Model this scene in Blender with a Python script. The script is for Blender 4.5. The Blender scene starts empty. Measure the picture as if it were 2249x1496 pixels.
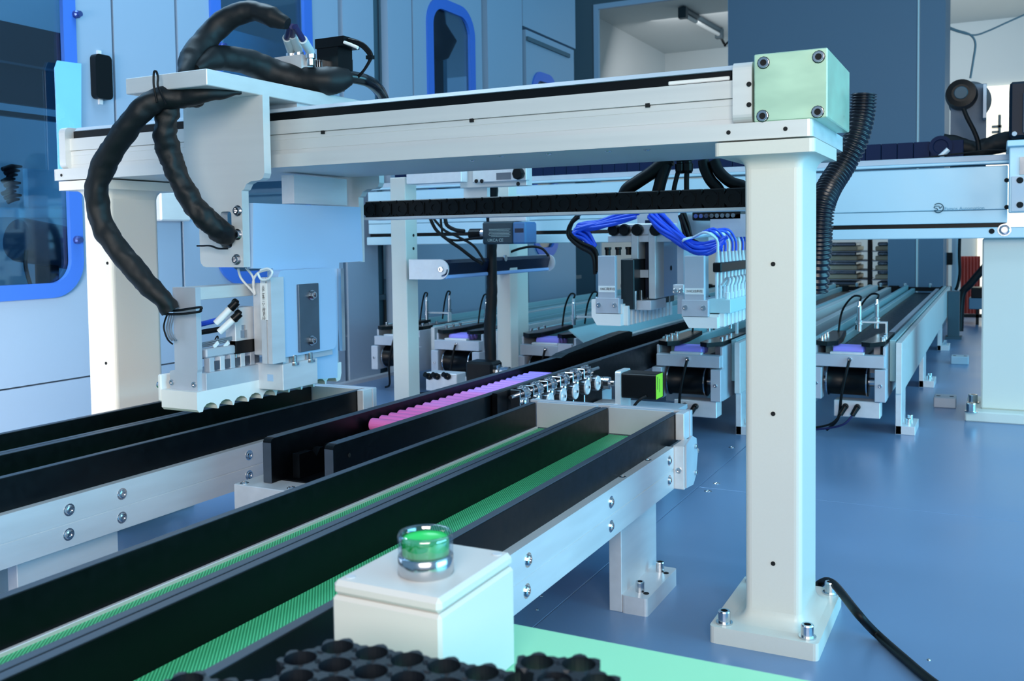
import bpy, math, random
from mathutils import Vector, Matrix, noise
from mathutils.geometry import tessellate_polygon
random.seed(7)
S = bpy.context.scene
COL = S.collection

# ------------------------------------------------------------------ camera
FPX = 2086.11; PCX, PCY = 1124.5, 625.0
XA = Vector((1124.5 + 2976, 44.0, -FPX)).normalized()      # world X seen in camera (right, down, forward)
YA = Vector((2187 - 1124.5, 513 - 625.0, FPX)).normalized()
YA = (YA - XA * YA.dot(XA)).normalized()
ZA = YA.cross(XA)
if ZA.y > 0: ZA = -ZA
EYE = Vector((0, 0, 0.5))
cam_d = bpy.data.cameras.new('camera'); cam = bpy.data.objects.new('camera', cam_d); COL.objects.link(cam)
R = Matrix(((XA.x, -XA.y, -XA.z), (YA.x, -YA.y, -YA.z), (ZA.x, -ZA.y, -ZA.z)))
cam.matrix_world = Matrix.Translation(EYE) @ R.to_4x4()
cam_d.sensor_width = 36; cam_d.lens = FPX / 2249 * 36
cam_d.shift_y = -(748 - PCY) / 2249
cam_d.clip_start = 0.02; cam_d.clip_end = 60
cam_d.dof.use_dof = True; cam_d.dof.focus_distance = 1.35; cam_d.dof.aperture_fstop = 14.0
S.camera = cam

def at(u, v, ax, val):
    """the real point where the sight line of photo pixel (u, v) meets the plane ax = val"""
    c = Vector(((u - PCX) / FPX, (v - PCY) / FPX, 1))
    d = Vector((XA.dot(c), YA.dot(c), ZA.dot(c)))
    i = 'xyz'.index(ax)
    return EYE + d * ((val - EYE[i]) / d[i])

# ------------------------------------------------------------------ world, lights, exposure
W = bpy.data.worlds.new('world'); S.world = W; W.use_nodes = True
bg = W.node_tree.nodes['Background']; bg.inputs[0].default_value = (0.26, 0.54, 0.84, 1); bg.inputs[1].default_value = 0.55
S.view_settings.view_transform = 'Standard'; S.view_settings.look = 'None'
S.view_settings.gamma = 1; S.view_settings.exposure = 0.0; S.view_settings.use_curve_mapping = False

def area(name, loc, target, size, size_y, power, color):
    d = bpy.data.lights.new(name, 'AREA'); d.shape = 'RECTANGLE'; d.size = size; d.size_y = size_y
    d.energy = power; d.color = color
    o = bpy.data.objects.new(name, d); COL.objects.link(o); o.location = loc
    o.rotation_euler = (Vector(target) - Vector(loc)).to_track_quat('-Z', 'Y').to_euler()
    return o
area('window_light_right', (3.2, 1.5, 1.0), (-0.8, 2.3, 0.35), 3.4, 1.8, 165, (0.20, 0.70, 1.0))
area('room_light_front', (0.45, -1.0, 1.15), (-1.1, 1.3, 0.35), 1.3, 1.0, 45, (1.0, 0.93, 0.86))
area('fill_light_left', (-1.25, -0.35, 0.45), (-2.25, 1.15, 0.22), 0.7, 0.4, 13, (1.0, 0.95, 0.90)).data.spread = math.radians(62)  # added fill for the low left wall and pillar, no lamp known there
area('ceiling_light', (0.9, 2.4, 2.9), (-0.2, 2.2, 0), 2.4, 3.0, 26, (0.40, 0.72, 1.0))
area('enclosure_fill', (-2.45, 1.6, 2.05), (-2.5, 1.6, 0), 0.5, 2.6, 60, (0.55, 0.8, 1.0))  # added unseen fill that brightens the interior behind the panes
area('back_room_light', (-1.0, 7.2, 1.9), (-1.0, 8.0, 1.4), 3.0, 1.0, 26, (0.95, 0.97, 1.0))

# ------------------------------------------------------------------ materials
def lin(c):
    return tuple((x / 255 / 12.92) if x / 255 <= 0.04045 else ((x / 255 + 0.055) / 1.055) ** 2.4 for x in c) + (1,)
MATS = {}
def mat(name, rgb, rough=0.5, metal=0.0, spec=0.5, noise_s=None, noise_a=0.0, bump=0.0, stretch=(1, 1, 1), emit=None, emit_s=1.0, coat=0.0, trans=0.0, alpha=1.0):
    m = bpy.data.materials.new(name); m.use_nodes = True; nt = m.node_tree; N = nt.nodes; L = nt.links
    b = N['Principled BSDF']
    col = lin(rgb)
    b.inputs['Base Color'].default_value = col; b.inputs['Roughness'].default_value = rough
    b.inputs['Metallic'].default_value = metal; b.inputs['Specular IOR Level'].default_value = spec
    b.inputs['Coat Weight'].default_value = coat; b.inputs['Transmission Weight'].default_value = trans
    b.inputs['Alpha'].default_value = alpha
    if emit: b.inputs['Emission Color'].default_value = lin(emit); b.inputs['Emission Strength'].default_value = emit_s
    if noise_s:
        tc = N.new('ShaderNodeTexCoord'); mp = N.new('ShaderNodeMapping'); nz = N.new('ShaderNodeTexNoise')
        mp.inputs['Scale'].default_value = stretch; nz.inputs['Scale'].default_value = noise_s; nz.inputs['Detail'].default_value = 3
        L.new(tc.outputs['Object'], mp.inputs[0]); L.new(mp.outputs[0], nz.inputs['Vector'])
        if noise_a:
            mx = N.new('ShaderNodeMix'); mx.data_type = 'RGBA'
            mx.inputs[6].default_value = tuple(min(1, x * (1 - noise_a)) for x in col[:3]) + (1,)
            mx.inputs[7].default_value = tuple(min(1, x * (1 + noise_a)) for x in col[:3]) + (1,)
            L.new(nz.outputs[0], mx.inputs[0]); L.new(mx.outputs[2], b.inputs['Base Color'])
            mr = N.new('ShaderNodeMapRange'); mr.inputs[3].default_value = max(0, rough - 0.12); mr.inputs[4].default_value = min(1, rough + 0.12)
            L.new(nz.outputs[0], mr.inputs[0]); L.new(mr.outputs[0], b.inputs['Roughness'])
        if bump:
            bp = N.new('ShaderNodeBump'); bp.inputs['Strength'].default_value = bump; bp.inputs['Distance'].default_value = 0.001
            L.new(nz.outputs[0], bp.inputs['Height']); L.new(bp.outputs[0], b.inputs['Normal'])
    MATS[name] = m
    return m
ALU = mat('brushed_aluminium', (222, 224, 226), 0.42, 0.4, noise_s=60, noise_a=0.10, stretch=(1, 0.15, 1.0))
ALUX = mat('aluminium_long_grain', (214, 216, 214), 0.5, 0.35, noise_s=30, noise_a=0.05, stretch=(0.1, 1, 4))
ALUM = mat('matt_milled_aluminium', (190, 196, 204), 0.55, 0.35, noise_s=25, noise_a=0.08)
CREAM = mat('cream_powder_coat', (222, 219, 208), 0.38, 0.0, noise_s=400, noise_a=0.02, bump=0.04)
STEEL = mat('polished_steel', (205, 205, 208), 0.18, 1.0)
DSTEEL = mat('grey_steel_plate', (120, 126, 134), 0.35, 0.9, noise_s=30, noise_a=0.1)
BLK = mat('black_bakelite', (3, 5, 8), 0.36, 0.0, spec=0.22, noise_s=80, noise_a=0.2)
BLKE = mat('black_edge_lit_machined', (58, 68, 80), 0.5, 0.0, noise_s=90, noise_a=0.2, stretch=(1, .1, 1))  # machined edges; the light they catch is put into the paler colour
BLKP = mat('black_plastic', (4, 6, 8), 0.38, 0.0, spec=0.25)
RUB = mat('black_rubber', (5, 7, 9), 0.5, 0.0, spec=0.25)
HOLE = mat('hole_dark', (4, 5, 6), 0.8)
SLEEVE = mat('black_woven_sleeve', (12, 16, 18), 0.5, 0.0, spec=0.35, noise_s=1400, noise_a=0.5, bump=0.25)
WHITEP = mat('white_plastic', (238, 238, 234), 0.4)
MINT = mat('mint_panel', (158, 228, 184), 0.35, 0.0, noise_s=5, noise_a=0.04)
TABLE = mat('table_alu_blue_cast', (124, 152, 186), 0.33, 0.3, noise_s=3, noise_a=0.12)  # aluminium; the blue it reflects is put into the base colour
PINK = mat('pink_cell_wrap', (238, 122, 196), 0.4)
LILAC = mat('lilac_cell_wrap', (150, 140, 236), 0.4)
BLUEF = mat('blue_window_frame', (56, 104, 190), 0.35)
WALLP = mat('enclosure_paint', (138, 158, 178), 0.42, 0.0, noise_s=2, noise_a=0.02)
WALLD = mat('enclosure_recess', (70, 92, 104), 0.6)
GREY = mat('grey_cabinet_paint', (92, 110, 128), 0.5, 0.0, noise_s=1.5, noise_a=0.05)
GREYD = mat('dark_grey_paint', (58, 78, 88), 0.5)
CEIL = mat('ceiling_paint', (200, 206, 206), 0.8)
LTUBE = mat('blue_air_tube', (38, 84, 220), 0.3)
WTUBE = mat('white_air_tube', (225, 238, 242), 0.35)
COLLAR = mat('grey_tube_marker', (205, 215, 216), 0.5)
LABEL = mat('label_paper', (238, 240, 236), 0.5)
INK = mat('ink', (18, 22, 26), 0.6)
YEL = mat('lime_sticker', (176, 232, 52), 0.45)
NAVY = mat('navy_anodised', (18, 32, 58), 0.35, 0.3, noise_s=80, noise_a=0.2, stretch=(1, 1, 5))
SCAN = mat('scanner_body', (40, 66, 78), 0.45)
SCANB = mat('scanner_blue_panel', (66, 120, 175), 0.3)
RED = mat('red_cloth', (205, 90, 80), 0.6)
CREAMW = mat('bright_window', (255, 248, 225), 0.5, emit=(255, 246, 222), emit_s=1.0)
GREENCAP = mat('green_button_lens', (40, 190, 90), 0.25, emit=(30, 200, 90), emit_s=0.25)
TRAYB = mat('black_cell_holder', (12, 18, 26), 0.4)
STAIN = mat('copper_dark', (60, 30, 24), 0.4)
SHEET = mat('blue_plastic_sheet', (120, 190, 240), 0.25, noise_s=12, noise_a=0.1, bump=0.6)
BOXM = mat('alu_painted_green_sheen', (186, 218, 190), 0.32, 0.35, noise_s=14, noise_a=0.22, stretch=(1, 1, 2.5))  # aluminium with a streaky green reflection painted into its colour

def belt_mat():
    m = bpy.data.materials.new('green_ribbed_belt'); m.use_nodes = True; nt = m.node_tree; N = nt.nodes; L = nt.links
    b = N['Principled BSDF']; b.inputs['Roughness'].default_value = 0.45
    tc = N.new('ShaderNodeTexCoord'); wv = N.new('ShaderNodeTexWave'); wv.bands_direction = 'X'
    mp = N.new('ShaderNodeMapping'); mp.inputs['Rotation'].default_value = (0, 0, math.radians(-37.9))
    wv.inputs['Scale'].default_value = 125
    cr = N.new('ShaderNodeMix'); cr.data_type = 'RGBA'
    cr.inputs[6].default_value = lin((36, 142, 92)); cr.inputs[7].default_value = lin((96, 225, 160))
    L.new(tc.outputs['Object'], mp.inputs[0]); L.new(mp.outputs[0], wv.inputs[0]); L.new(wv.outputs[1], cr.inputs[0]); L.new(cr.outputs[2], b.inputs['Base Color'])
    bp = N.new('ShaderNodeBump'); bp.inputs['Strength'].default_value = 0.5; bp.inputs['Distance'].default_value = 0.001
    L.new(wv.outputs[1], bp.inputs['Height']); L.new(bp.outputs[0], b.inputs['Normal'])
    return m
BELT = belt_mat()
def pane_mat(name, tint, a):
    m = bpy.data.materials.new(name); m.use_nodes = True; nt = m.node_tree; N = nt.nodes; L = nt.links
    N.remove(N['Principled BSDF']); out = N['Material Output']
    t = N.new('ShaderNodeBsdfTransparent'); t.inputs[0].default_value = lin(tint)
    g = N.new('ShaderNodeBsdfGlossy'); g.inputs['Roughness'].default_value = 0.04
    mx = N.new('ShaderNodeMixShader'); mx.inputs[0].default_value = a
    L.new(t.outputs[0], mx.inputs[1]); L.new(g.outputs[0], mx.inputs[2]); L.new(mx.outputs[0], out.inputs[0])
    return m
PANE = pane_mat('tinted_pane', (200, 222, 238), 0.10)
CLEAR = pane_mat('clear_ring', (228, 238, 245), 0.22)

# ------------------------------------------------------------------ mesh helpers
class MB:
    def __init__(s): s.v = []; s.f = []; s.sm = []
    def add(s, vs, fs, smooth=False):
        o = len(s.v); s.v += [tuple(v) for v in vs]
        for f in fs: s.f.append(tuple(i + o for i in f)); s.sm.append(smooth)
        return s
    def box(s, x0, x1, y0, y1, z0, z1, c=0.0):
        x0, x1 = min(x0, x1), max(x0, x1); y0, y1 = min(y0, y1), max(y0, y1); z0, z1 = min(z0, z1), max(z0, z1)
        if c <= 0:
            vs = [(x, y, z) for x in (x0, x1) for y in (y0, y1) for z in (z0, z1)]
            return s.add(vs, [(0, 1, 3, 2), (4, 6, 7, 5), (0, 4, 5, 1), (2, 3, 7, 6), (0, 2, 6, 4), (1, 5, 7, 3)])
        c = min(c, (x1 - x0) * .45, (y1 - y0) * .45, (z1 - z0) * .45)
        vs = []; idx = {}
        for i, x in enumerate((x0, x1)):
            for j, y in enumerate((y0, y1)):
                for k, z in enumerate((z0, z1)):
                    sx, sy, sz = (1 - 2 * i) * c, (1 - 2 * j) * c, (1 - 2 * k) * c
                    idx[i, j, k, 0] = len(vs); vs.append((x, y + sy, z + sz))
                    idx[i, j, k, 1] = len(vs); vs.append((x + sx, y, z + sz))
                    idx[i, j, k, 2] = len(vs); vs.append((x + sx, y + sy, z))
        fs = []
        g = lambda *a: idx[a]
        for i in (0, 1):
            fs.append((g(i, 0, 0, 0), g(i, 1, 0, 0), g(i, 1, 1, 0), g(i, 0, 1, 0)))
            fs.append((g(0, i, 0, 1), g(1, i, 0, 1), g(1, i, 1, 1), g(0, i, 1, 1)))
            fs.append((g(0, 0, i, 2), g(1, 0, i, 2), g(1, 1, i, 2), g(0, 1, i, 2)))
            for j in (0, 1):
                fs.append((g(i, j, 0, 0), g(i, j, 1, 0), g(i, j, 1, 1), g(i, j, 0, 1)))
                fs.append((g(i, 0, j, 0), g(i, 1, j, 0), g(i, 1, j, 2), g(i, 0, j, 2)))
                fs.append((g(0, i, j, 1), g(1, i, j, 1), g(1, i, j, 2), g(0, i, j, 2)))
                for k in (0, 1): fs.append((g(i, j, k, 0), g(i, j, k, 1), g(i, j, k, 2)))
        return s.add(vs, fs)
    def plate(s, outer, holes, ax, a, b, smooth_holes=False):
        """flat plate: 2D outline (and holes) in the plane normal to ax, from a to b"""
        def P(p, t):
            return {'x': (t, p[0], p[1]), 'y': (p[0], t, p[1]), 'z': (p[0], p[1], t)}[ax]
        loops = [list(outer)] + [list(h) for h in holes]
        flat = [p for l in loops for p in l]; n = len(flat)
        vs = [P(p, a) for p in flat] + [P(p, b) for p in flat]
        tris = tessellate_polygon([[Vector((p[0], p[1], 0)) for p in l] for l in loops])
        fs = [tuple(t) for t in tris] + [tuple(i + n for i in reversed(t)) for t in tris]
        o = 0
        for l in loops:
            m = len(l)
            for i in range(m):
                j = (i + 1) % m; fs.append((o + i, o + j, n + o + j, n + o + i))
            o += m
        return s.add(vs, fs)
    def prism(s, pts, ax, a, b): return s.plate(pts, [], ax, a, b)
    def cyl(s, p0, p1, r0, r1=None, n=16, caps=True):
        r1 = r0 if r1 is None else r1
        return s.tube([p0, p1], [r0, r1], n, caps)
    def tube(s, pts, r, n=10, caps=True, rough=0.0, freq=60):
        pts = [Vector(p) for p in pts]; m = len(pts)
        rs = r if isinstance(r, (list, tuple)) else [r] * m
        t0 = (pts[1] - pts[0]).normalized()
        up = Vector((0, 0, 1)) if abs(t0.z) < 0.9 else Vector((1, 0, 0))
        nrm = t0.cross(up).normalized(); vs = []
        for i, p in enumerate(pts):
            t = (pts[min(i + 1, m - 1)] - pts[max(i - 1, 0)])
            t = t.normalized() if t.length > 1e-9 else t0
            nrm = (nrm - t * nrm.dot(t)).normalized(); bn = t.cross(nrm)
            for k in range(n):
                a = 2 * math.pi * k / n; d = nrm * math.cos(a) + bn * math.sin(a)
                rr = rs[i]
                if rough: rr += rough * (noise.noise(Vector((p + d * rr)) * freq) + 0.5 * noise.noise(Vector((p + d * rr)) * freq * 2.3))
                vs.append(p + d * rr)
        fs = [(i * n + k, i * n + (k + 1) % n, (i + 1) * n + (k + 1) % n, (i + 1) * n + k) for i in range(m - 1) for k in range(n)]
        s.add(vs, fs, True)
        if caps:
            o = len(s.v)
            s.add(vs[:n], [tuple(range(n))]); s.add(vs[-n:], [tuple(range(n))])
        return s
    def lathe(s, prof, org, axis, n=20, smooth=False):
        org = Vector(org); ax = Vector(axis).normalized()
        up = Vector((0, 0, 1)) if abs(ax.z) < 0.9 else Vector((1, 0, 0))
        e1 = ax.cross(up).normalized(); e2 = ax.cross(e1); vs = []
        for (r, h) in prof:
            for k in range(n):
                a = 2 * math.pi * k / n
                vs.append(org + ax * h + (e1 * math.cos(a) + e2 * math.sin(a)) * max(r, 1e-5))
        m = len(prof)
        fs = [(i * n + k, i * n + (k + 1) % n, (i + 1) * n + (k + 1) % n, (i + 1) * n + k) for i in range(m - 1) for k in range(n)]
        s.add(vs, fs, smooth)
        s.add(vs[:n], [tuple(range(n))]); s.add(vs[-n:], [tuple(range(n))])
        return s
    def obox(s, c, hx, hy, hz, M=None):
        M = M or Matrix.Identity(3); c = Vector(c)
        vs = [c + M @ Vector((x * hx, y * hy, z * hz)) for x in (-1, 1) for y in (-1, 1) for z in (-1, 1)]
        return s.add(vs, [(0, 1, 3, 2), (4, 6, 7, 5), (0, 4, 5, 1), (2, 3, 7, 6), (0, 2, 6, 4), (1, 5, 7, 3)])

def mesh_of(mb, name, org=Vector((0, 0, 0))):
    me = bpy.data.meshes.new(name)
    me.from_pydata([tuple(Vector(v) - org) for v in mb.v], [], mb.f)
    me.polygons.foreach_set('use_smooth', mb.sm)
    import bmesh
    bm = bmesh.new(); bm.from_mesh(me); bmesh.ops.remove_doubles(bm, verts=bm.verts, dist=1e-6) if False else None
    bmesh.ops.recalc_face_normals(bm, faces=bm.faces); bm.to_mesh(me); bm.free()
    return me
ORG = {}
def setp(o, label=None, cat=None, group=None, kind=None):
    if label: o['label'] = label
    if cat: o['category'] = cat
    if group: o['group'] = group
    if kind: o['kind'] = kind
def thing(name, label, cat, loc, group=None):
    o = bpy.data.objects.new(name, None); COL.objects.link(o); o.location = loc; o.empty_display_size = 0.02
    setp(o, label, cat, group); ORG[o.name] = Vector(loc)
    return o
def part(name, mb, m, parent=None, label=None, kind=None):
    org = ORG[parent.name] if parent else Vector((0, 0, 0))
    o = bpy.data.objects.new(name, mesh_of(mb, name, org)); COL.objects.link(o); o.data.materials.append(m)
    if parent: o.parent = parent
    ORG[o.name] = org.copy(); setp(o, label, kind=kind)
    return o
def solo(name, mb, m, label, cat, group=None, loc=None):
    """a thing that is one mesh"""
    loc = Vector(loc) if loc is not None else sum((Vector(v) for v in mb.v), Vector()) / len(mb.v)
    o = bpy.data.objects.new(name, mesh_of(mb, name, loc)); COL.objects.link(o); o.data.materials.append(m); o.location = loc
    setp(o, label, cat, group); ORG[o.name] = loc
    return o
def struct(name, mb, m, parent=None):
    o = part(name, mb, m, parent); o['kind'] = 'structure'; return o

_b = MB().lathe([(1, 0), (1, .9), (.92, 1), (.58, 1), (.55, .35), (0.0, .35)], (0, 0, 0), (0, 0, 1), 14)
BOLT = mesh_of(_b, 'bolt'); BOLT.materials.append(STEEL)
_b = MB().lathe([(1.25, 0), (1.25, .12), (1, .12), (.85, .75), (.6, 1), (.45, 1), (.42, .5), (0, .5)], (0, 0, 0), (0, 0, 1), 14)
BUTTON = mesh_of(_b, 'button_screw'); BUTTON.materials.append(STEEL)
_b = MB().lathe([(1, 0), (1, 1), (0, 1)], (0, 0, 0), (0, 0, 1), 12)
HOLEM = mesh_of(_b, 'screw_hole'); HOLEM.materials.append(HOLE)
def bolt(parent, p, d, r, h, name='bolt', me=None):
    o = bpy.data.objects.new(name, me or BOLT); COL.objects.link(o); o.parent = parent
    o.location = Vector(p) - ORG[parent.name]
    o.rotation_euler = Vector(d).to_track_quat('Z', 'Y').to_euler(); o.scale = (r, r, h)
    return o
def hole(parent, p, d, r): return bolt(parent, p, d, r, 0.0006, 'screw_hole', HOLEM)

def smooth_path(pts, per=8):
    P = [Vector(p) for p in pts]; out = []
    for i in range(len(P) - 1):
        p0, p1, p2, p3 = P[max(i - 1, 0)], P[i], P[i + 1], P[min(i + 2, len(P) - 1)]
        for k in range(per):
            t = k / per
            out.append(0.5 * ((2 * p1) + (p2 - p0) * t + (2 * p0 - 5 * p1 + 4 * p2 - p3) * t * t + (3 * p1 - p0 - 3 * p2 + p3) * t ** 3))
    out.append(P[-1]); return out
def lerp_list(vals, n):
    out = []
    for i in range(n):
        t = i / (n - 1) * (len(vals) - 1); k = min(int(t), len(vals) - 2); out.append(vals[k] + (vals[k + 1] - vals[k]) * (t - k))
    return out
def cable(name, pts, r, m, parent=None, per=8, n=8, label=None, cat='cable', group=None, rough=0.0, freq=60):
    pp = smooth_path(pts, per)
    rr = lerp_list(r, len(pp)) if isinstance(r, (list, tuple)) else r
    mb = MB().tube(pp, rr, n, True, rough, freq)
    if parent: return part(name, mb, m, parent, label)
    return solo(name, mb, m, label, cat, group)
def rrect(a0, a1, b0, b1, r, seg=6, corners=(1, 1, 1, 1)):
    """rounded rectangle outline; corners order: (a1,b0),(a1,b1),(a0,b1),(a0,b0)"""
    out = []
    for (ca, cb, s, on) in ((a1 - r, b0 + r, -90, corners[0]), (a1 - r, b1 - r, 0, corners[1]), (a0 + r, b1 - r, 90, corners[2]), (a0 + r, b0 + r, 180, corners[3])):
        if on:
            for k in range(seg + 1):
                t = math.radians(s + 90 * k / seg); out.append((ca + r * math.cos(t), cb + r * math.sin(t)))
        else:
            out.append((ca + (r if s in (-90, 0) else -r), cb + (r if s in (0, 90) else -r)))
    return out
def text(body, size, m, parent, pos, xdir, zdir, name='lettering', extrude=0.00015, align='LEFT'):
    cu = bpy.data.curves.new('t', 'FONT'); cu.body = body; cu.size = size; cu.extrude = extrude; cu.align_x = align; cu.align_y = 'CENTER'
    o = bpy.data.objects.new('t', cu); COL.objects.link(o); dg = bpy.context.evaluated_depsgraph_get()
    me = bpy.data.meshes.new_from_object(o.evaluated_get(dg)); bpy.data.objects.remove(o); bpy.data.curves.remove(cu)
    x = Vector(xdir).normalized(); y = Vector(zdir).normalized(); z = x.cross(y)
    M = Matrix((x, y, z)).transposed(); p = Vector(pos) - ORG[parent.name]
    me.transform(Matrix.Translation(p) @ M.to_4x4()); me.materials.clear(); me.materials.append(m)
    o = bpy.data.objects.new(name, me); COL.objects.link(o); o.parent = parent; ORG[o.name] = ORG[parent.name]
    return o
X, Y, Z = Vector((1, 0, 0)), Vector((0, 1, 0)), Vector((0, 0, 1))

# ================================================================== ROOM AND TABLE
struct('floor', MB().box(-4.5, 3.0, -1.0, 9.2, -0.86, -0.82), mat('room_floor', (150, 152, 150), 0.5))
yb = at(1460, 118, 'z', 2.25).y; xb = at(1460, 118, 'z', 2.25).x
struct('ceiling', MB().box(-5.5, 3.0, 5.56, yb + .1, 2.25, 2.3), CEIL)
struct('wall_back', MB().box(xb, 3.0, yb, yb + .05, -0.82, 2.25), CEIL)
struct('wall_left', MB().box(xb - .05, xb, 5.6, yb, -0.82, 2.25), CEIL)
wp0 = at(2150, 192, 'y', yb - .02); wp1 = at(2249, 192, 'y', yb - .02)
struct('window_1', MB().box(wp0.x, wp1.x + .5, yb - .03, yb - .005, -.3, wp0.z), CREAMW)
# machine table: three plates with fine gaps
t = thing('machine_table', 'wide blue-tinted aluminium machine table carrying all conveyors', 'table', (0, 3, -0.03))
part('table_plate', MB().box(-2.9, -.5278, .3, 6.6, -.03, 0, .0008), TABLE, t)
part('table_plate', MB().box(-.5270, 1.3, .3, 1.846, -.03, 0, .0008), TABLE, t)
part('table_plate', MB().box(-.5270, 1.3, 1.847, 6.6, -.03, 0, .0008), TABLE, t)
part('table_frame', MB().box(-2.8, 1.2, .4, 6.5, -.12, -.03).box(-2.7, -2.6, .5, .6, -.82, -.12).box(1.05, 1.15, .5, .6, -.82, -.12).box(-2.7, -2.6, 6.3, 6.4, -.82, -.12).box(1.05, 1.15, 6.3, 6.4, -.82, -.12), CREAM, t)
for (u, v) in ((1607, 983), (1574, 1062), (1555, 1079), (2040, 1450), (1180, 1340), (1190, 1310)):
    bolt(t, at(u, v, 'z', 0), Z, .006 if v < 1100 else .0022, .0015, 'table_screw', BUTTON)
# blocks left on the table
g = 'spacer blocks on the table'
for (u0, v0, u1, lab) in ((2050, 895, 2099, 'small grey aluminium block on the table left of the big pillar foot'), (2088, 800, 2127, 'small aluminium block further back on the table before the grey post')):
    p0 = at(u0, v0, 'z', 0); p1 = at(u1, v0, 'y', p0.y)
    b = thing('spacer_block', lab, 'block', (p0.x, p0.y, 0), g)
    part('block_body', MB().box(p0.x, p1.x, p0.y, p0.y + .07, 0, .03, .002), ALUM, b)
    for k in (0.2, 0.8): hole(b, (p0.x + (p1.x - p0.x) * k, p0.y + .03, .03), Z, .006)

# ================================================================== FRONT GANTRY
G = thing('linear_gantry', 'long cream and aluminium linear gantry beam on two square pillars', 'gantry', (-.85, 1.24, 0))
def pillar(cx, w, y0, y1, base, cap, ztop, parent, gussets=True):
    p = part('pillar', MB().plate(rrect(cx - w / 2, cx + w / 2, y0, y1, .009, 5), [], 'z', base[4] - .001, cap[4] + .001), CREAM, parent)
    for pl in p.data.polygons:
        if abs(pl.normal.z) < .5: pl.use_smooth = False
    part('base_plate', MB().plate(rrect(base[0], base[1], base[2], base[3], .006, 3), [], 'z', 0, base[4]), CREAM, p)
    part('cap_plate', MB().plate(rrect(cap[0], cap[1], cap[2], cap[3], .006, 3), [], 'z', cap[4], cap[5]), CREAM, p)
    # flared weld collar under the cap and above the base
    for (zz, sg) in ((cap[4], -1), (base[4], 1)):
        mb = MB()
        prev = None; n = 6
        for k in range(n):
            a = k / (n - 1) * math.pi / 2; off = .016 * (1 - math.sin(a)); h = .016 * (1 - math.cos(a)); 
            ring = [(x, y, zz + sg * h) for (x, y) in rrect(cx - w / 2 - off, cx + w / 2 + off, y0 - off, y1 + off, .009 + off, 4)]
            o = len(mb.v); mb.v += ring; m = len(ring)
            if prev is not None:
                for i in range(m): mb.f.append((prev + i, prev + (i + 1) % m, o + (i + 1) % m, o + i)); mb.sm.append(True)
            prev = o
        part('weld_fillet', mb, CREAM, p)
    for (x, y) in ((base[0] + .015, base[2] + .016), (base[1] - .015, base[2] + .016), (base[1] - .012, base[3] - .02), (base[0] + .015, base[3] - .02)):
        bolt(p, (x, y, base[4]), Z, .0075, .016); bolt(p, (x, y, base[4]), Z, .0105, .002, 'washer', HOLEM).data = WASH
    return p
_b = MB().lathe([(1, 0), (1, 1), (0, 1)], (0, 0, 0), (0, 0, 1), 14); WASH = mesh_of(_b, 'washer'); WASH.materials.append(STEEL)
cxR = -.2415
PR = pillar(cxR, .069, 1.172, 1.283, (-.311, -.181, 1.134, 1.327, .021), (-.306, -.188, 1.146, 1.322, .598, .614), .6, G)
for v in (580, 909, 1238): hole(PR, at(1698, v, 'y', 1.1718), -Y, .0028)
PL = pillar(-1.4245, .069, 1.172, 1.283, (-1.494, -1.364, 1.134, 1.327, .021), (-1.489, -1.371, 1.146, 1.322, .598, .614), .6, G)
hole(PL, at(236, 578, 'y', 1.1718), -Y, .0028); hole(PL, at(233, 798, 'y', 1.1718), -Y, .0028)
bp = part('support_plate', MB().plate(rrect(-1.505, -.191, 1.15, 1.40, .006, 3), [], 'z', .6165, .6365), ALUX, G)
for (u, v) in ((1600, 291), (1725, 283), (135, 385)): hole(bp, at(u, v, 'y', 1.1498), -Y, .0026)
# beam profile: lower body with shallow grooves, open slot, cover strip
yf = 1.165
prof = [(yf, .637), (yf, .6435), (yf + .0006, .6437), (yf + .0006, .6443), (yf, .6445), (yf, .6595), (yf + .0006, .6597), (yf + .0006, .6603), (yf, .6605), (yf, .6680), (yf + .003, .6682), (yf + .003, .6690), (yf - .002, .6693), (yf - .002, .6905),
        (yf + .02, .6905), (yf + .02, .700), (yf + .12, .700), (yf + .12, .692), (yf + .14, .692), (yf + .14, .637)]
part('beam_profile', MB().prism(prof, 'x', -1.475, -.285), ALUX, G)
part('slot_strip', MB().box(-1.47, -.29, yf + .003, yf + .022, .6905, .7035), BLKP, G)
cov = part('cover_strip', MB().prism([(yf - .001, .7035), (yf + .004, .7095), (yf + .02, .7125), (yf + .12, .7125), (yf + .136, .7095), (yf + .141, .7035), (yf + .12, .7015), (yf + .02, .7015)], 'x', -1.462, -.272), mat('satin_cover', (190, 202, 212), .35, .1), G)
part('bumper', MB().box(-.37, -.292, yf + .002, yf + .016, .692, .697, .001), WHITEP, G)
for u, v in ((708, 291), (1035, 265), (1422, 232)):
    p = at(u, v, 'y', yf - .0025); part('magnet_switch', MB().box(p.x - .003, p.x + .003, p.y, p.y + .003, p.z - .002, p.z + .003), HOLE, G)
part('end_plate', MB().plate(rrect(yf - .012, 1.33, .637, .7105, .01, 5), [], 'x', -.285, -.262), ALUX, G)
part('end_plate', MB().plate(rrect(yf - .012, 1.33, .637, .7105, .01, 5), [], 'x', -1.49, -1.474), ALUX, G)
ec = part('motor_housing', MB().box(-.2585, -.1745, 1.150, 1.335, .6365, .7165, .0012), BOXM, G, label='square end housing with a greenish sheen put into its colour and four cap screws')
for (u, v) in ((1677, 138), (1798, 125), (1675, 255), (1796, 246)):
    p = at(u, v, 'y', 1.150); bolt(ec, p, -Y, .0066, .002); hole(ec, (p.x, p.y - .0004, p.z), -Y, .0074)
for (u, v) in ((1645, 185), (1645, 230)): hole(ec, at(u, v, 'y', 1.1525), -Y, .003)
for u, v in ((1037, 352), (1100, 343), (1336, 332), (1421, 329), (1205, 338)):
    bolt(bp, at(u, v, 'z', .6164), -Z, .004, .0015, 'set_screw', BUTTON)

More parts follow.
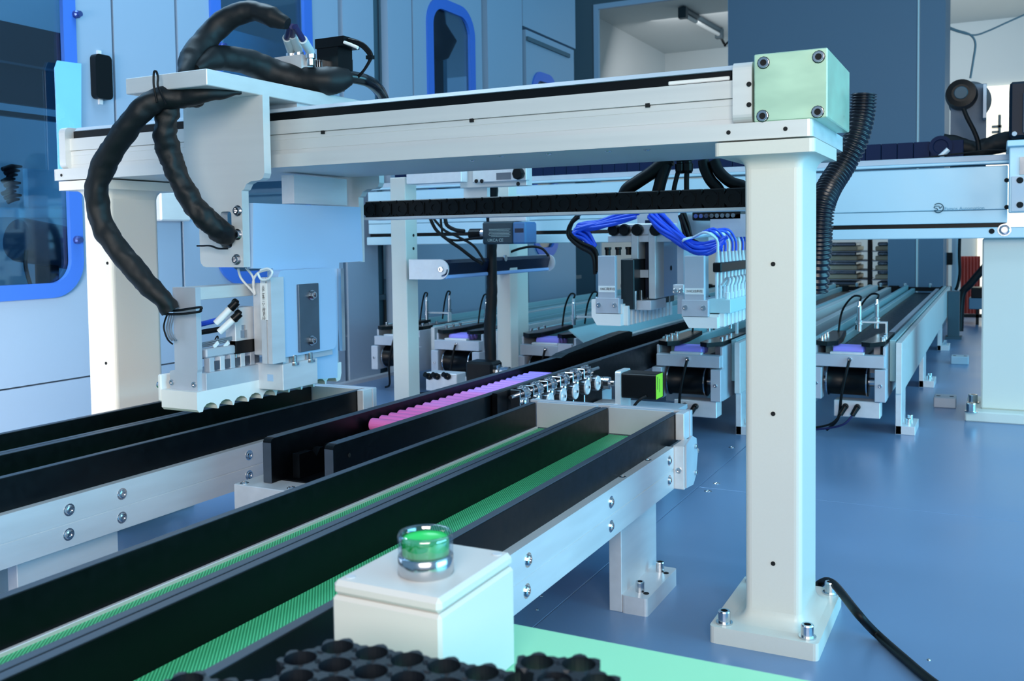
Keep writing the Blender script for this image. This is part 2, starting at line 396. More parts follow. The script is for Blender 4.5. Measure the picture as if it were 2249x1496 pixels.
# ================================================================== BELT CONVEYORS
def belt_conveyor(dx, label, legy, screws, y0):
    c = thing('belt_conveyor', label, 'conveyor', (dx - .55, 1.0, 0), 'twin-lane belt conveyors')
    xf = -.42 + dx
    beams = []
    sb = part('side_beam', MB().prism([(xf, .1295), (xf, .158), (xf - .0012, .1585), (xf - .0012, .1593), (xf, .1598), (xf, .192), (xf - .022, .192), (xf - .022, .1295)], 'y', y0, 1.343), ALU, c)
    part('side_beam', MB().box(-.70 + dx, -.678 + dx, y0, 1.343, .1295, .192), ALU, c)
    for (u, v) in screws:
        p = at(u, v, 'x', xf); bolt(sb, p, X, .0062, .003, 'button_screw', BUTTON)
    for (a, b) in ((-.442, -.432), (-.556, -.546), (-.567, -.5575), (-.683, -.673)):
        w = part('guide_wall', MB().box(a + dx, b + dx, y0, 1.402, .188, .2312, .0004), BLK, c)
        part('wall_top_edge', MB().box(a + dx + .0004, b + dx - .0004, y0, 1.402, .2312, .2322, .0004), BLKE, w)
    for (a, b) in ((-.5455, -.4425), (-.6725, -.5675)):
        part('belt', MB().box(a + dx, b + dx, y0, 1.404, .1865, .189), BELT, c)
    part('lane_strip', MB().box(-.673 + dx, -.6685 + dx, y0, 1.40, .188, .1925, .0006), ALU, c)
    part('bed', MB().box(-.677 + dx, -.443 + dx, y0, 1.34, .165, .186), ALUM, c)
    for (a, b) in ((-.673, -.5672), (-.546, -.442)):
        part('end_stop', MB().box(a + dx, b + dx, 1.404, 1.415, .1905, .2325, .0006), ALUM, c)
    part('end_bar', MB().box(-.69 + dx, -.416 + dx, 1.4155, 1.427, .165, .2335, .0008), ALUM, c)
    part('corner_block', MB().box(-.4315 + dx, -.418 + dx, 1.388, 1.415, .1925, .2335, .0008), ALU, c)
    part('pulley', MB().cyl((-.68 + dx, 1.388, .163), (-.44 + dx, 1.388, .163), .02, n=20), STEEL, c)
    tb = part('tension_block', MB().box(xf - .002, xf + .0155, 1.344, 1.398, .129, .1935, .001), ALU, c)
    part('tension_flange', MB().prism([(1.345, .132), (1.345, .196), (1.375, .204), (1.398, .196), (1.404, .17), (1.395, .14), (1.38, .129)], 'x', xf + .016, xf + .0185), ALUM, tb)
    bolt(tb, at(1491, 1033, 'y', 1.344) + Vector((dx, 0, 0)), -Y, .0042, .003)
    for (yy, zz) in ((1.39, .185), (1.39, .145)): bolt(tb, (xf + .0185, yy, zz), X, .004, .003)
    part('tension_bolt', MB().lathe([(.004, 0), (.004, .012), (.0085, .012), (.0085, .018), (.006, .018), (.006, .03)], (xf + .008, 1.398, .17), Y, 12), STEEL, tb)
    for ly in legy:
        lx = -.441 + dx
        for sx in (0, 1):
            xx = lx if sx == 0 else -.662 + dx
            l = part('leg', MB().box(xx - .018, xx, ly, ly + .146, 0, .1295, .0008), ALU, c)
            s = 1 if sx == 0 else -1
            x0 = xx if sx == 0 else xx - .018
            part('foot', MB().plate(rrect(min(x0, x0 + s * .036), max(x0, x0 + s * .036), ly - .001, ly + .130, .004, 3), [], 'z', 0, .024), ALU, l)
            for yy in (ly + .022, ly + .108):
                bolt(l, (x0 + s * .018, yy, .024), Z, .006, .014); hole(l, (x0 + s * .028, yy - .004, .024), Z, .004)
    for (u, v) in ((1365, 1047), (1418, 1010)):
        p = at(u, v, 'z', .192); bolt(sb, (xf - .007, p.y, .1915), Z, .0055, .001, 'button_screw', BUTTON)
    return c
belt_conveyor(0, 'near belt conveyor with two green ribbed lanes between black walls', [1.177, .62],
              ((1160, 1230), (1157, 1298), (1342, 1103), (1342, 1156), (1470, 1012), (1470, 1055)), .15)
l0 = at(37, 1245, 'x', -1.033).y
belt_conveyor(-.592, 'belt conveyor under the left gripper with black walls and aluminium side beam', [l0 - .0],
              ((268, 1085), (268, 1137), (152, 1120), (151, 1174), (547, 1000), (547, 1044)), .25)

# ================================================================== CELL RAIL with pink cells
c = thing('cell_rail', 'black V-groove rail running away between the two belt conveyors', 'rail', (-.838, 1.6, .17))
def rwall(a, b, z0, z1, y0, y1, name='rail_wall'):
    w = part(name, MB().plate([(y0, z0), (y1, z0), (y1, z1)] + [(y0 + .006 * (1 - math.sin(t)), z1 - .006 * (1 - math.cos(t))) for t in (0, .4, .8, 1.2, 1.57)], [], 'x', a, b), BLK, c)
    part('wall_top_edge', MB().box(a, b, y0 + .008, y1, z1, z1 + .0008), BLKE, w)
    part('wall_front_edge', MB().box(a, b, y0 - .0008, y0, z0, z1 - .006), BLKE, w)
    return w
rwall(-.898, -.884, .17, .2315, 1.0, 3.3); w2 = rwall(-.792, -.778, .17, .2315, 1.0, 3.3)
hole(w2, at(767, 1000, 'x', -.7778), X, .003)
pitch = .0258; cy0 = 1.222
for (a, b) in ((-.872, -.860), (-.812, -.800)):
    pts = [(1.03, .172), (1.03, .206)]
    y = 1.03
    k0 = -6
    for k in range(k0, 40):
        yc = cy0 + k * pitch
        pts += [(yc - .009, .206), (yc, .196), (yc + .009, .206)]
    pts = [p for p in pts if p[0] >= 1.03] + [(cy0 + 40 * pitch, .172)]
    part('groove_bar', MB().plate(pts, [], 'x', a, b), BLK, c)
part('rail_base', MB().box(-.884, -.792, 1.02, 3.3, .165, .1715), BLK, c)
p = at(513, 1063, 'z', .1695)
part('support_block', MB().box(p.x, -.765, p.y, p.y + .12, .125, .1695, .001), ALU, c)
part('pedestal', MB().box(p.x + .02, p.x + .09, p.y + .02, p.y + .12, 0, .125), ALUM, c)
for yy in (1.9, 2.8): part('pedestal', MB().box(-.9, -.77, yy, yy + .1, 0, .165), ALUM, c)
for du in (18,): bolt(c, at(537, 1061, 'z', .1695), Z, .005, .002, 'button_screw', BUTTON)
bolt(c, at(640, 1072, 'z', .1695), Z, .005, .002, 'button_screw', BUTTON)
part('upper_guard', MB().plate([(1.95, .232), (2.42, .232), (2.425, .247), (2.40, .252), (2.33, .252), (1.99, .238)], [], 'x', -.902, -.872), BLK, c)
cm = MB().lathe([(.006, -.001), (.0095, 0), (.0103, .001), (.0103, .069), (.0095, .070), (.0088, .0695), (.006, .0712)], (-.0355, 0, 0), X, 20)
for i in range(len(cm.sm)): cm.sm[i] = False
lab = 'pink-wrapped cylindrical battery cell lying across the black rail, one of a close row'
cell0 = None
TINT = [mat('cell_blue_cast_tint', c_, 0.4) for c_ in ((242, 124, 204), (226, 132, 216), (196, 136, 228), (160, 134, 236))]  # blue cast growing with distance, put into the wrap colours in steps
cellm = {}
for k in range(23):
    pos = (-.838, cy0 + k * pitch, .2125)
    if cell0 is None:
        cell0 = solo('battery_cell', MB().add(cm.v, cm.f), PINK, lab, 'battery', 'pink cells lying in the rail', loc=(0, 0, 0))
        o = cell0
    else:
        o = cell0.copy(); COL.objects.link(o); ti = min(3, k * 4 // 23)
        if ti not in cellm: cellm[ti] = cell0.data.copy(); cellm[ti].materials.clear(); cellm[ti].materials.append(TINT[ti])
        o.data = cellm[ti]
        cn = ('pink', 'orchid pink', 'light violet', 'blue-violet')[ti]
        o['label'] = cn + '-tinted battery cell in the black rail, ' + ('between the near end and the first slim post', 'in the second quarter of the row', 'in the third quarter of the row', 'in the far quarter beside the steel gears')[ti]
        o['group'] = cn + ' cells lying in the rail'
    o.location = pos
cell0['label'] = 'pink-wrapped cylindrical battery cell at the near end of the row in the rail'
del cell0['group']

# ================================================================== ROLLER DRIVE beside the rail
d = thing('gear_drive', 'row of small steel gears on cross shafts along the black rail', 'gear drive', (-.75, 1.75, .13))
part('drive_base', MB().box(-.777, -.60, 1.44, 2.02, .125, .135, .0008), ALUM, d)
part('drive_plate', MB().box(-.775, -.765, 1.44, 1.93, .135, .235), BLK, d)
us = (1180, 1208, 1236.6, 1264, 1290, 1313)
for i, u in enumerate(us):
    y = at(u, 860, 'x', -.735).y; z = .2
    gd = part('drive_gear', MB().lathe([(.0145, 0), (.0145, .010), (.005, .0105), (.0, .0105)], (-.747, y, z), X, 20), DSTEEL, d)
    part('gear_face', MB().lathe([(.0150, .0105), (.0150, .0135), (.0125, .0138), (.0120, .0122), (.0065, .0122), (.0060, .0140), (.0030, .0140), (.0028, .0125)], (-.747, y, z), X, 24), ALU, gd)
    part('gear_shaft', MB().cyl((-.765, y, z), (-.73, y, z), .003, n=8), STEEL, gd)
    teeth = MB()
    for k in range(16):
        a = k * math.pi / 8; cx_, cz_ = y + .0152 * math.cos(a), z + .0152 * math.sin(a)
        teeth.obox((-.741, cx_, cz_), .005, .0014, .0014, Matrix.Rotation(-a, 3, 'X'))
    part('gear_teeth', teeth, DSTEEL, gd)
    y2 = y - .03
    g2 = part('worm_gear', MB().lathe([(.004, -.018), (.004, -.012), (.011, -.012), (.013, -.004), (.013, .004), (.011, .012), (.004, .012), (.004, .018)], (-.75, y2, .226), Y, 18), STEEL, d)
    rg = MB()
    for k in range(14):
        a = k * math.pi / 7; rg.obox((-.75 + .0135 * math.cos(a), y2, .226 + .0135 * math.sin(a)), .0013, .006, .0013, Matrix.Rotation(-a, 3, 'Y'))
    part('gear_teeth', rg, STEEL, g2)
    part('bearing_block', MB().box(-.762, -.742, y2 - .025, y2 - .021, .135, .236, .001), STEEL, d)
    part('gear_hub', MB().lathe([(.0075, -.008), (.0085, -.006), (.0085, .002), (.006, .004)], (-.738, y2 - .012, .214), X, 14), STEEL, d)
part('line_shaft', MB().cyl((-.75, 1.46, .226), (-.75, 1.87, .226), .0035, n=10), STEEL, d)
ym = at(1330, 833, 'x', -.745).y
cp = part('shaft_coupling', MB().lathe([(.015, 0), (.0165, .004), (.0165, .007), (.007, .008), (.007, .014), (.0135, .014), (.0135, .019), (.0122, .0195), (.0122, .021), (.0135, .0215), (.0135, .027), (.0122, .0275), (.0122, .029), (.0135, .0295), (.0135, .040), (.006, .041), (.006, .05)], (-.775, ym, .19), X, 20), STEEL, d)
m = thing('stepper_motor', 'black stepper motor with lime green sticker on an aluminium bracket', 'motor', (-.68, ym, .135))
pm = at(1362, 815, 'y', ym - .027)
x0 = pm.x
part('motor_body', MB().plate(rrect(ym - .027, ym + .027, .164, .2175, .006, 3), [], 'x', x0 + .003, at(1440, 830, 'y', ym - .027).x), BLKP, m)
part('mounting_bracket', MB().plate(rrect(ym - .031, ym + .031, .130, .221, .006, 3), [], 'x', x0 - .010, x0 + .002), ALU, m)
part('bracket_base', MB().box(x0 - .06, x0 - .005, ym - .035, ym + .02, .136, .152, .002), ALU, m)
xe = at(1440, 830, 'y', ym - .027).x
st = part('sticker', MB().box(xe, xe + .0004, ym - .025, ym + .018, .166, .2165), YEL, m, label='lime green rating sticker with tiny print')
part('print_line', MB().box(xe + .0004, xe + .0006, ym - .018, ym - .014, .185, .212).box(xe + .0004, xe + .0006, ym - .004, ym - .001, .178, .206), mat('dark_green_ink', (70, 110, 40)), st)
cable('motor_cable', [(xe - .02, ym - .028, .172), (xe - .035, ym - .036, .162), (xe - .05, ym - .034, .14), (xe - .052, ym, .12)], .003, RUB, m)
part('pedestal', MB().box(x0 + .01, xe + .02, ym - .03, ym + .06, 0, .125, .004), ALUM, m)

# ================================================================== GRIPPER CARRIAGE on the front gantry
def yzp(x, *uv): return [(at(u, v, 'x', x).y, at(u, v, 'x', x).z) for (u, v) in uv]
def xzp(y, *uv): return [(at(u, v, 'y', y).x, at(u, v, 'y', y).z) for (u, v) in uv]
c = thing('gripper_carriage', 'aluminium gripper carriage hanging from the left part of the front gantry with white toothed comb', 'gripper', (-1.05, 1.2, .45))
part('top_plate', MB().box(-1.143, -.983, 1.0, 1.43, .7215, .7445, .001), ALUX, c)
part('rail_spacer', MB().box(-1.05, -.99, 1.20, 1.33, .7135, .7215), ALU, c)
# front bracket: S-shaped plate with slot
xr = -.978
outer = [(xr, .7214)]
outer += [(xr, .605), (xr - .003, .598), (xr - .010, .5945), (xr - .026, .594), (xr - .036, .590), (xr - .041, .582)]
xl = at(440, 585, 'y', 1.107).x; xm = at(535, 585, 'y', 1.107).x
zb = at(440, 587, 'y', 1.107).z
outer += [(xm, .58), (xm, zb)] + [(xl + .012 - .012 * math.sin(t), zb + .012 - .012 * math.cos(t)) for t in (0, .5, 1.05, 1.57)]
xk = at(404, 300, 'y', 1.107).x
outer += [(xl, .553), (xl - .004, .560), (xk + .01, .567), (xk, .578), (xk, .7214)]
s0 = at(484, 465, 'y', 1.107); s1 = at(510, 545, 'y', 1.107)
slot = rrect(s0.x, s1.x, s1.z, s0.z, .005, 3)
fb = part('front_bracket', MB().plate(outer, [slot], 'y', 1.107, 1.122), ALUX, c)
# rear bracket, same outline behind the beam
part('rear_bracket', MB().plate(outer, [], 'y', 1.405, 1.420), ALUX, c)
for (u, v) in ((523, 463), (523, 515), (521, 570)):
    p = at(u, v, 'y', 1.107); bolt(fb, p, -Y, .0062, .006); bolt(fb, p, -Y, .0085, .0015, 'washer', WASH)
PLB = mat('alu_plate_blue_light_tint', (172, 204, 234), 0.42, 0.15, noise_s=6, noise_a=0.03)  # plain aluminium; the blue light on it is put into the colour
pts = yzp(-1.02, (556, 446), (792, 455), (797, 574), (745, 577), (741, 830), (600, 838), (600, 590), (556, 590))
part('side_plate', MB().prism(pts, 'x', -1.032, -1.02), PLB, c)
a = yzp(-1.02, (660, 388), (790, 388), (790, 446), (660, 446))
part('inner_plate', MB().box(-1.06, -1.034, a[0][0], a[1][0] - .02, a[3][1], .612), ALU, c)
# vertical slide in front
a0, a1 = yzp(-1.0, (622, 600))[0][0] - .012, yzp(-1.0, (736, 600))[0][0]
zt = .457; zb2 = yzp(-1.0, (622, 786))[0][1]
sl = part('slide_body', MB().plate(rrect(a0, a1, zb2, zt, .012, 5), [], 'x', -1.0195, -1.0), PLB, c)
part('slide_front', MB().box(-1.052, -1.02, a0 - .002, a0 + .012, zb2 + .003, zt - .02, .002), ALU, sl)
q = yzp(-.9955, (656, 625), (700, 625), (697, 772), (656, 775))
stp = part('clamp_plate', MB().box(-1.0, -.9955, q[0][0], q[1][0], q[3][1], q[0][1], .0006), DSTEEL, sl, label='dark steel clamp plate')
for v in (648, 748):
    p = at(684, v, 'x', -.9955); bolt(stp, p, X, .0062, .007); bolt(stp, p, X, .0085, .0015, 'washer', WASH)
q = yzp(-1.019, (741, 590), (748, 590), (748, 770), (741, 770))
part('guide_strip', MB().box(-1.02, -1.012, q[0][0], q[1][0], q[2][1], q[0][1]), STEEL, c)
# cylinder profile with paper label
p0 = at(572, 640, 'y', 1.135); p1 = at(600, 800, 'y', 1.135)
prf = part('cylinder_profile', MB().plate([(p0.x, 1.135), (p0.x + .010, 1.135), (p0.x + .010, 1.138), (p0.x + .013, 1.138), (p0.x + .013, 1.135), (p1.x - .001, 1.135), (p1.x - .001, 1.165), (p0.x, 1.165)], [], 'z', p1.z, .447), ALU, c)
l0, l1 = at(571, 622, 'y', 1.1345), at(588, 703, 'y', 1.1345)
lb = part('paper_label', MB().box(l0.x, l1.x, 1.1342, 1.1349, l1.z, l0.z), LABEL, prf, label='white paper label with vertical black print')
text('100-1#8112-1取料位', .0062, INK, lb, ((l0.x + l1.x) / 2 - .0005, 1.1340, l0.z - .003), -Z, X)
# gripper frame
yq = 1.040
u0 = at(379, 640, 'y', yq); u1 = at(429, 640, 'y', yq); b0 = at(373, 820, 'y', yq); b1 = at(434, 861, 'y', yq)
zk = at(377, 812, 'y', yq).z
fm = part('front_member', MB().plate([(u0.x, .4355), (u0.x, zk), (b0.x, zk - .002), (b0.x, b1.z), (b1.x, b1.z), (b1.x, zk - .002), (u1.x, zk + .002), (u1.x, .4355)], [], 'y', yq, yq + .010), ALUM, c)
for (u, v) in ((378, 840), (427, 845)): bolt(fm, at(u, v, 'y', yq), -Y, .0045, .0022)
part('top_bar', MB().box(u0.x + .002, u1.x - .001, yq + .010, 1.168, .4165, .4355, .0006), ALUX, c)
part('base_bar', MB().box(b0.x, -1.050, yq + .010, 1.372, .279, .3065, .0008), ALUM, c)
q0 = at(568, 820, 'x', -1.05).y
part('saddle_block', MB().box(-1.06, at(621, 800, 'y', q0).x, q0, at(698, 820, 'x', at(621, 800, 'y', q0).x).y, .2665, .3085, .001), ALU, c)
# adapter under the slide with clamp screws
part('adapter', MB().box(-1.05, -1.008, q0 + .01, 1.30, .3085, .321), ALUM, c)
for u in (645, 680):
    p = at(u, 795, 'x', -1.003); bolt(c, (p.x, p.y, .304), Z, .009, .004, 'washer', WASH); bolt(c, (p.x, p.y, .308), Z, .0055, .012)
# white comb: polygon in YZ with scallops, chamfered near end, extruded across the cells
ya, yb_ = 1.030, 1.378; zt, zl = .281, .2505
pts = [(ya, zt), (ya, zl + .004)]
bot = []
n = 10; pt = .0325; y0 = ya + .014
bot.append((ya + .004, zl))
for k in range(n):
    yc = y0 + .012 + k * pt
    for j in range(7):
        a = math.pi * (1 - j / 6); bot.append((yc + .0150 * math.cos(a), zl + .0115 * math.sin(a) ** 1.0))
bot.append((yb_ - .004, zl + .002)); pts += bot + [(yb_, zl + .014), (yb_, zt + .003), (yb_ - .05, zt + .003), (yb_ - .05, zt)]
comb = part('white_comb', MB().plate(pts, [], 'x', -1.122, -1.0495), WHITEP, c, label='white plastic comb with a scalloped underside')
part('comb_cheek', MB().box(-1.130, -1.1225, ya, yb_ - .05, zl + .012, .3035, .002), WHITEP, comb)
bolt(comb, (-1.130, 1.036, .287), -X, .005, .004)
# actuator inside the frame window
ab = part('actuator_block', MB().box(-1.075, -1.054, 1.118, 1.160, .340, .400, .001), ALU, c)
for (u, v) in ((519, 676), (519, 701)): bolt(ab, at(u, v, 'y', 1.118), -Y, .0048, .002)
part('piston_rod', MB().cyl((-1.062, 1.125, .31), (-1.062, 1.125, .345), .004, n=12), STEEL, ab)
for i, (a0_, a1_, b_) in enumerate((((442, 712), (482, 702), (506, 678)), ((442, 730), (490, 722), (512, 702)))):
    P = [at(a0_[0], a0_[1], 'y', 1.085), at(a1_[0], a1_[1], 'y', 1.09), at(b_[0], b_[1], 'y', 1.10)]
    ft = part('push_fitting', MB().tube([P[2], P[2] + (P[2] - P[1]).normalized() * .014], [.0065, .006], 14).tube([P[2] + (P[2] - P[1]).normalized() * .012, P[2] + Vector((.002, .006, .012))], [.0055, .0045], 12), BLKP, ab)
    part('tube_sleeve', MB().tube(smooth_path([P[1] - (P[2] - P[1]).normalized() * .008, P[1], P[2]], 5), .0052, 12), WHITEP, ft)
    part('air_tube', MB().tube(smooth_path([P[0] - Vector((.012, 0, .002)), P[0], P[1]], 5), .0042, 10), LTUBE if i == 0 else RUB, ft)
for k in range(6):
    dz = .0028 * (k % 3); dy = .004 * (k // 3)
    cable('signal_wire', [(-1.10, 1.056, .345 + dz), (-1.085, 1.075 + dy, .342 + dz), (-1.068, 1.10 + dy, .347 + dz), (-1.06, 1.125 + dy, .352 + dz * .5)], .0013, mat('grey_wire', (110, 122, 134), .4) if k == 0 else MATS['grey_wire'], c, n=6)
part('wire_tie', MB().tube([(-1.072, 1.094, .350 + .006 * math.cos(t)) if False else (-1.0735 + .003 * math.cos(t), 1.096 + .006 * math.sin(t) * .6, .3495 + .0075 * math.sin(t)) for t in [i * math.pi / 6 for i in range(13)]], .0012, 6), BLKP, c)
cl = part('clip_bar', MB().box(-1.072, -1.056, 1.058, 1.158, .328, .342, .002), ALUM, c, label='aluminium clip bar with square feet')
for k in range(5):
    y = 1.062 + k * .022
    part('clip_foot', MB().box(-1.066, -1.054, y, y + .010, .3065, .328, .0006), ALU if k % 2 else ALUM, cl)
    part('clip_pad', MB().box(-1.0575, -1.0545, y + .011, y + .021, .309, .322), DSTEEL, cl)
part('connector_block', MB().box(-1.066, -1.052, 1.118, 1.158, .328, .348), BLKP, c)
for k in range(2):
    part('cable_flag', MB().obox((-1.06, 1.082 + .022 * k, .346 - k * .002), .0006, .006, .003, Matrix.Rotation(.6, 3, 'X')), WHITEP, c)
part('lug_nut', MB().lathe([(.006, 0), (.006, .012), (.0035, .012), (.0035, .02)], (-1.054, 1.135, .352), Z, 6), STEEL, c)

# white and blue tubes looping behind the lower bracket corner
for i, pts in enumerate(([(523, 590), (530, 612), (553, 638), (560, 648)], [(540, 588), (556, 610), (557, 640), (561, 648)], [(560, 645), (556, 620), (566, 600), (590, 592)], [(566, 600), (574, 614), (590, 612), (598, 598), (588, 590), (572, 594)])):
    cable('sensor_wire', [at(u, v, 'y', 1.145 if i < 3 else 1.125) for u, v in pts], .0019, WHITEP if i != 3 else WTUBE, label=('white sensor wire bending into the top corner of the gripper frame', 'white sensor wire just right of the first, under the front bracket', 'short white wire leaving the small hole of the gripper frame', 'pale wire coiled in the corner above the paper label')[i], cat='wire', group='white wires above the gripper frame')

# ================================================================== BLACK WOVEN HOSES
def sleeve(pts, r, lab, rough=.0025, freq=55):
    pp = smooth_path(pts, 9)
    mb = MB().tube(pp, lerp_list(r, len(pp)) if isinstance(r, (list, tuple)) else r, 22, True, rough, freq)
    return solo('cable_sleeve', mb, SLEEVE, lab, 'cable sleeve', 'black woven sleeves round the gripper hoses')
yh = 1.045
sleeve([at(u, v, 'y', y) for (u, v, y) in ((530, 204, 1.07), (455, 206, 1.03), (400, 213, 1.02), (345, 218, 1.0), (305, 248, .985), (262, 305, .98), (228, 365, .98), (213, 420, .98), (220, 478, .985), (250, 535, .99), (290, 585, 1.0), (330, 630, 1.01), (363, 665, 1.02), (375, 683, 1.025))],
       [.003, .011, .016, .0175, .0175, .0175, .0175, .017, .0165, .017, .0165, .0155, .0145, .013], 'long black woven sleeve sweeping down left to the gripper frame', .003, 45)
sleeve([at(u, v, 'y', y) for (u, v, y) in ((398, 215, 1.03), (372, 245, 1.02), (362, 290, 1.02), (372, 340, 1.03), (395, 395, 1.04), (425, 450, 1.05), (460, 488, 1.065), (490, 512, 1.09), (505, 520, 1.13))],
       [.005, .0155, .0165, .0165, .0155, .016, .017, .0165, .015], 'black woven sleeve running down into the slot of the front bracket', .004, 70)
sleeve([at(u, v, 'y', y) for (u, v, y) in ((400, 165, 1.05), (420, 130, 1.09), (448, 95, 1.12), (480, 58, 1.14), (520, 32, 1.15), (560, 25, 1.16), (600, 38, 1.165), (632, 52, 1.17))],
       [.004, .019, .0195, .0185, .017, .0155, .016, .009], 'black woven sleeve arching high above the gantry to the valve fittings', .002, 40)
sleeve([at(u, v, 'y', y) for (u, v, y) in ((432, 150, 1.08), (470, 130, 1.12), (515, 130, 1.16), (560, 142, 1.2), (610, 162, 1.23), (660, 175, 1.25), (720, 178, 1.27), (768, 170, 1.3))],
       [.005, .019, .0205, .0215, .022, .023, .024, .014], 'thick black woven sleeve lying along the carriage top plate', .0025, 40)
sleeve([at(u, v, 'y', y) for (u, v, y) in ((455, 200, 1.06), (430, 212, 1.05), (400, 208, 1.04), (360, 200, 1.03))], [.003, .015, .017, .003], 'short gathered sleeve end under the front of the top plate', .003, 60)
cable('power_hose', [at(u, v, 'y', y) for (u, v, y) in ((762, 168, 1.30), (800, 175, 1.33), (825, 190, 1.37), (840, 212, 1.42), (850, 245, 1.45))], .0105, mat('glossy_black_hose', (10, 12, 16), .2), label='glossy black hose dropping behind the gantry beam', cat='hose')
# valve cluster on top
v = thing('valve_terminal', 'valve terminal with black plug and three fittings behind the thick sleeve', 'valve', tuple(at(690, 160, 'y', 1.30)))
p = at(645, 140, 'y', 1.26)
part('manifold', MB().obox(at(650, 143, 'y', 1.26), .028, .02, .012), ALU, v)
for i, (u, vv) in enumerate(((640, 128), (656, 126), (682, 130))):
    p = at(u, vv, 'y', 1.25)
    f = part('elbow_fitting', MB().lathe([(.006, -.01), (.006, 0), (.0085, .001), (.0085, .008), (.0065, .009), (.0065, .014)], p, Z, 14), STEEL, v)
    tgt = at((628, 640, 662)[i], (78, 72, 82)[i], 'y', 1.2)
    tp = p + Z * .012
    part('tube_marker', MB().tube([tp, tp + (tgt - tp) * .85], .0072, 12), COLLAR, f, label='pale grey tube marker')
    part('air_tube', MB().tube([tp + (tgt - tp) * .85, at(636 + 6 * i, 58, 'y', 1.18)], .005, 10), mat('dark_blue_tube', (30, 34, 84), .35) if i == 0 else MATS['dark_blue_tube'], f)
p = at(735, 130, 'y', 1.32)
part('plug_body', MB().obox(p, .022, .02, .030), BLKP, v); part('plug_head', MB().obox(p + Vector((.006, 0, .024)), .03, .022, .008), BLKP, v)
part('plug_side', MB().obox(at(722, 150, 'y', 1.3), .035, .02, .014), BLKP, v)
for k in range(5):
    part('terminal_fin', MB().obox(at(697 + k * 5, 142, 'y', 1.28), .0008, .012, .006), STEEL, v)
cable('wire_end', [at(756, 93, 'y', 1.3), at(770, 98, 'y', 1.3), at(786, 105, 'y', 1.3)], .0028, WHITEP, v)
for k in range(4):
    cable('loop_wire', [at(u + k * 1.5, vv - k * 2, 'y', 1.31) for (u, vv) in ((756, 92), (785, 98), (802, 110), (812, 128), (802, 150), (788, 168), (775, 178))], .0022, RUB, v, n=6)
part('wire_tie', MB().obox(at(813, 126, 'y', 1.31), .006, .004, .003), BLKP, v)
part('sleeve_clamp', MB().obox(at(730, 185, 'y', 1.3), .016, .012, .012), BLKP, v)
# zip ties
def tie(lab, pts, y, r=.0016):
    solo('cable_tie', MB().tube(smooth_path([at(u, w, 'y', y) for u, w in pts], 6), r, 6), BLKP, lab, 'cable tie', 'black cable ties')
tie('black cable tie looped round the front edge of the top plate', [(345, 225), (338, 190), (338, 160), (343, 157), (347, 170), (347, 190), (358, 215), (364, 228)], .985)
tie('black cable tie strapped round the front member of the gripper frame', [(361, 683), (390, 682), (438, 675), (441, 680), (436, 685), (395, 690), (362, 690)], 1.0285, .002)
tie('black cable tie with cut tail at the bracket slot', [(433, 540), (445, 540), (462, 540), (480, 546), (500, 546)], 1.09)
cable('drain_wire', [at(u, w, 'y', 1.03) for u, w in ((368, 690), (362, 705), (360, 722), (368, 745), (379, 756))], .0013, RUB, label='outermost thin wire hanging left of the gripper frame', cat='wire', group='thin wires left of the gripper frame')
for i in range(3):
    cable('drain_wire', [at(u + 5 + i * 5, w, 'y', 1.031) for u, w in ((368, 688), (364, 705), (361, 722), (366, 740), (373, 748))], .0012, MATS['grey_wire'], label=('second thin grey wire left of the gripper frame', 'third thin grey wire left of the gripper frame', 'innermost thin grey wire against the gripper frame')[i], cat='wire', group='thin wires left of the gripper frame')
# corrugated conduit by the right pillar
pth = smooth_path([at(u, w, 'y', y) for (u, w, y) in ((1897, 206, 1.46), (1893, 250, 1.46), (1878, 310, 1.45), (1850, 365, 1.44), (1822, 410, 1.42), (1806, 450, 1.40), (1800, 500, 1.40), (1797, 560, 1.41), (1790, 640, 1.42))], 26)
rr = [.0185 if (i // 2) % 2 else .0155 for i in range(len(pth))]
solo('corrugated_conduit', MB().tube(pth, rr, 20), mat('conduit_black', (12, 15, 26), .3), 'black corrugated conduit curving down behind the right pillar', 'conduit')
cable('floor_cable', [at(1790, 1296, 'y', 1.33), at(1800, 1283, 'y', 1.34), at(1815, 1277, 'y', 1.33), at(1835, 1287, 'y', 1.30), (-.145, 1.20, .04), at(1925, 1392, 'z', .008), at(1990, 1450, 'z', .006), at(2050, 1500, 'z', .006), at(2150, 1570, 'z', .006)], .0055, RUB, label='black cable leaving the right pillar foot across the table', cat='cable')

# ================================================================== ENERGY CHAIN under the front gantry
ec = thing('energy_chain', 'black link energy chain lying in a thin aluminium tray under the gantry', 'cable chain', (-.7, 1.46, .54))
part('tray', MB().prism([(1.446, .5405), (1.446, .545), (1.4475, .545), (1.4475, .542), (1.51, .542), (1.51, .5405)], 'x', -1.05, -.24), ALU, ec)
lm = MB().box(0, .0345, 1.452, 1.50, .543, .575, .0015).lathe([(.0135, 0), (.0135, .0025), (.006, .0025), (.006, .001), (.0, .001)], (.010, 1.452, .559), -Y, 18).box(.022, .024, 1.4500, 1.452, .549, .569).box(.016, .028, 1.4505, 1.452, .546, .5485)
lmesh = None
for k in range(22):
    if lmesh is None:
        o = part('chain_link', lm, BLKP, ec); lmesh = o
        o.location = (-1.044, 0, 0)
    else:
        o = lmesh.copy(); COL.objects.link(o); o.location = (-1.044 + k * .0355, 0, 0)
lmesh.location = (-1.044, 0, 0)
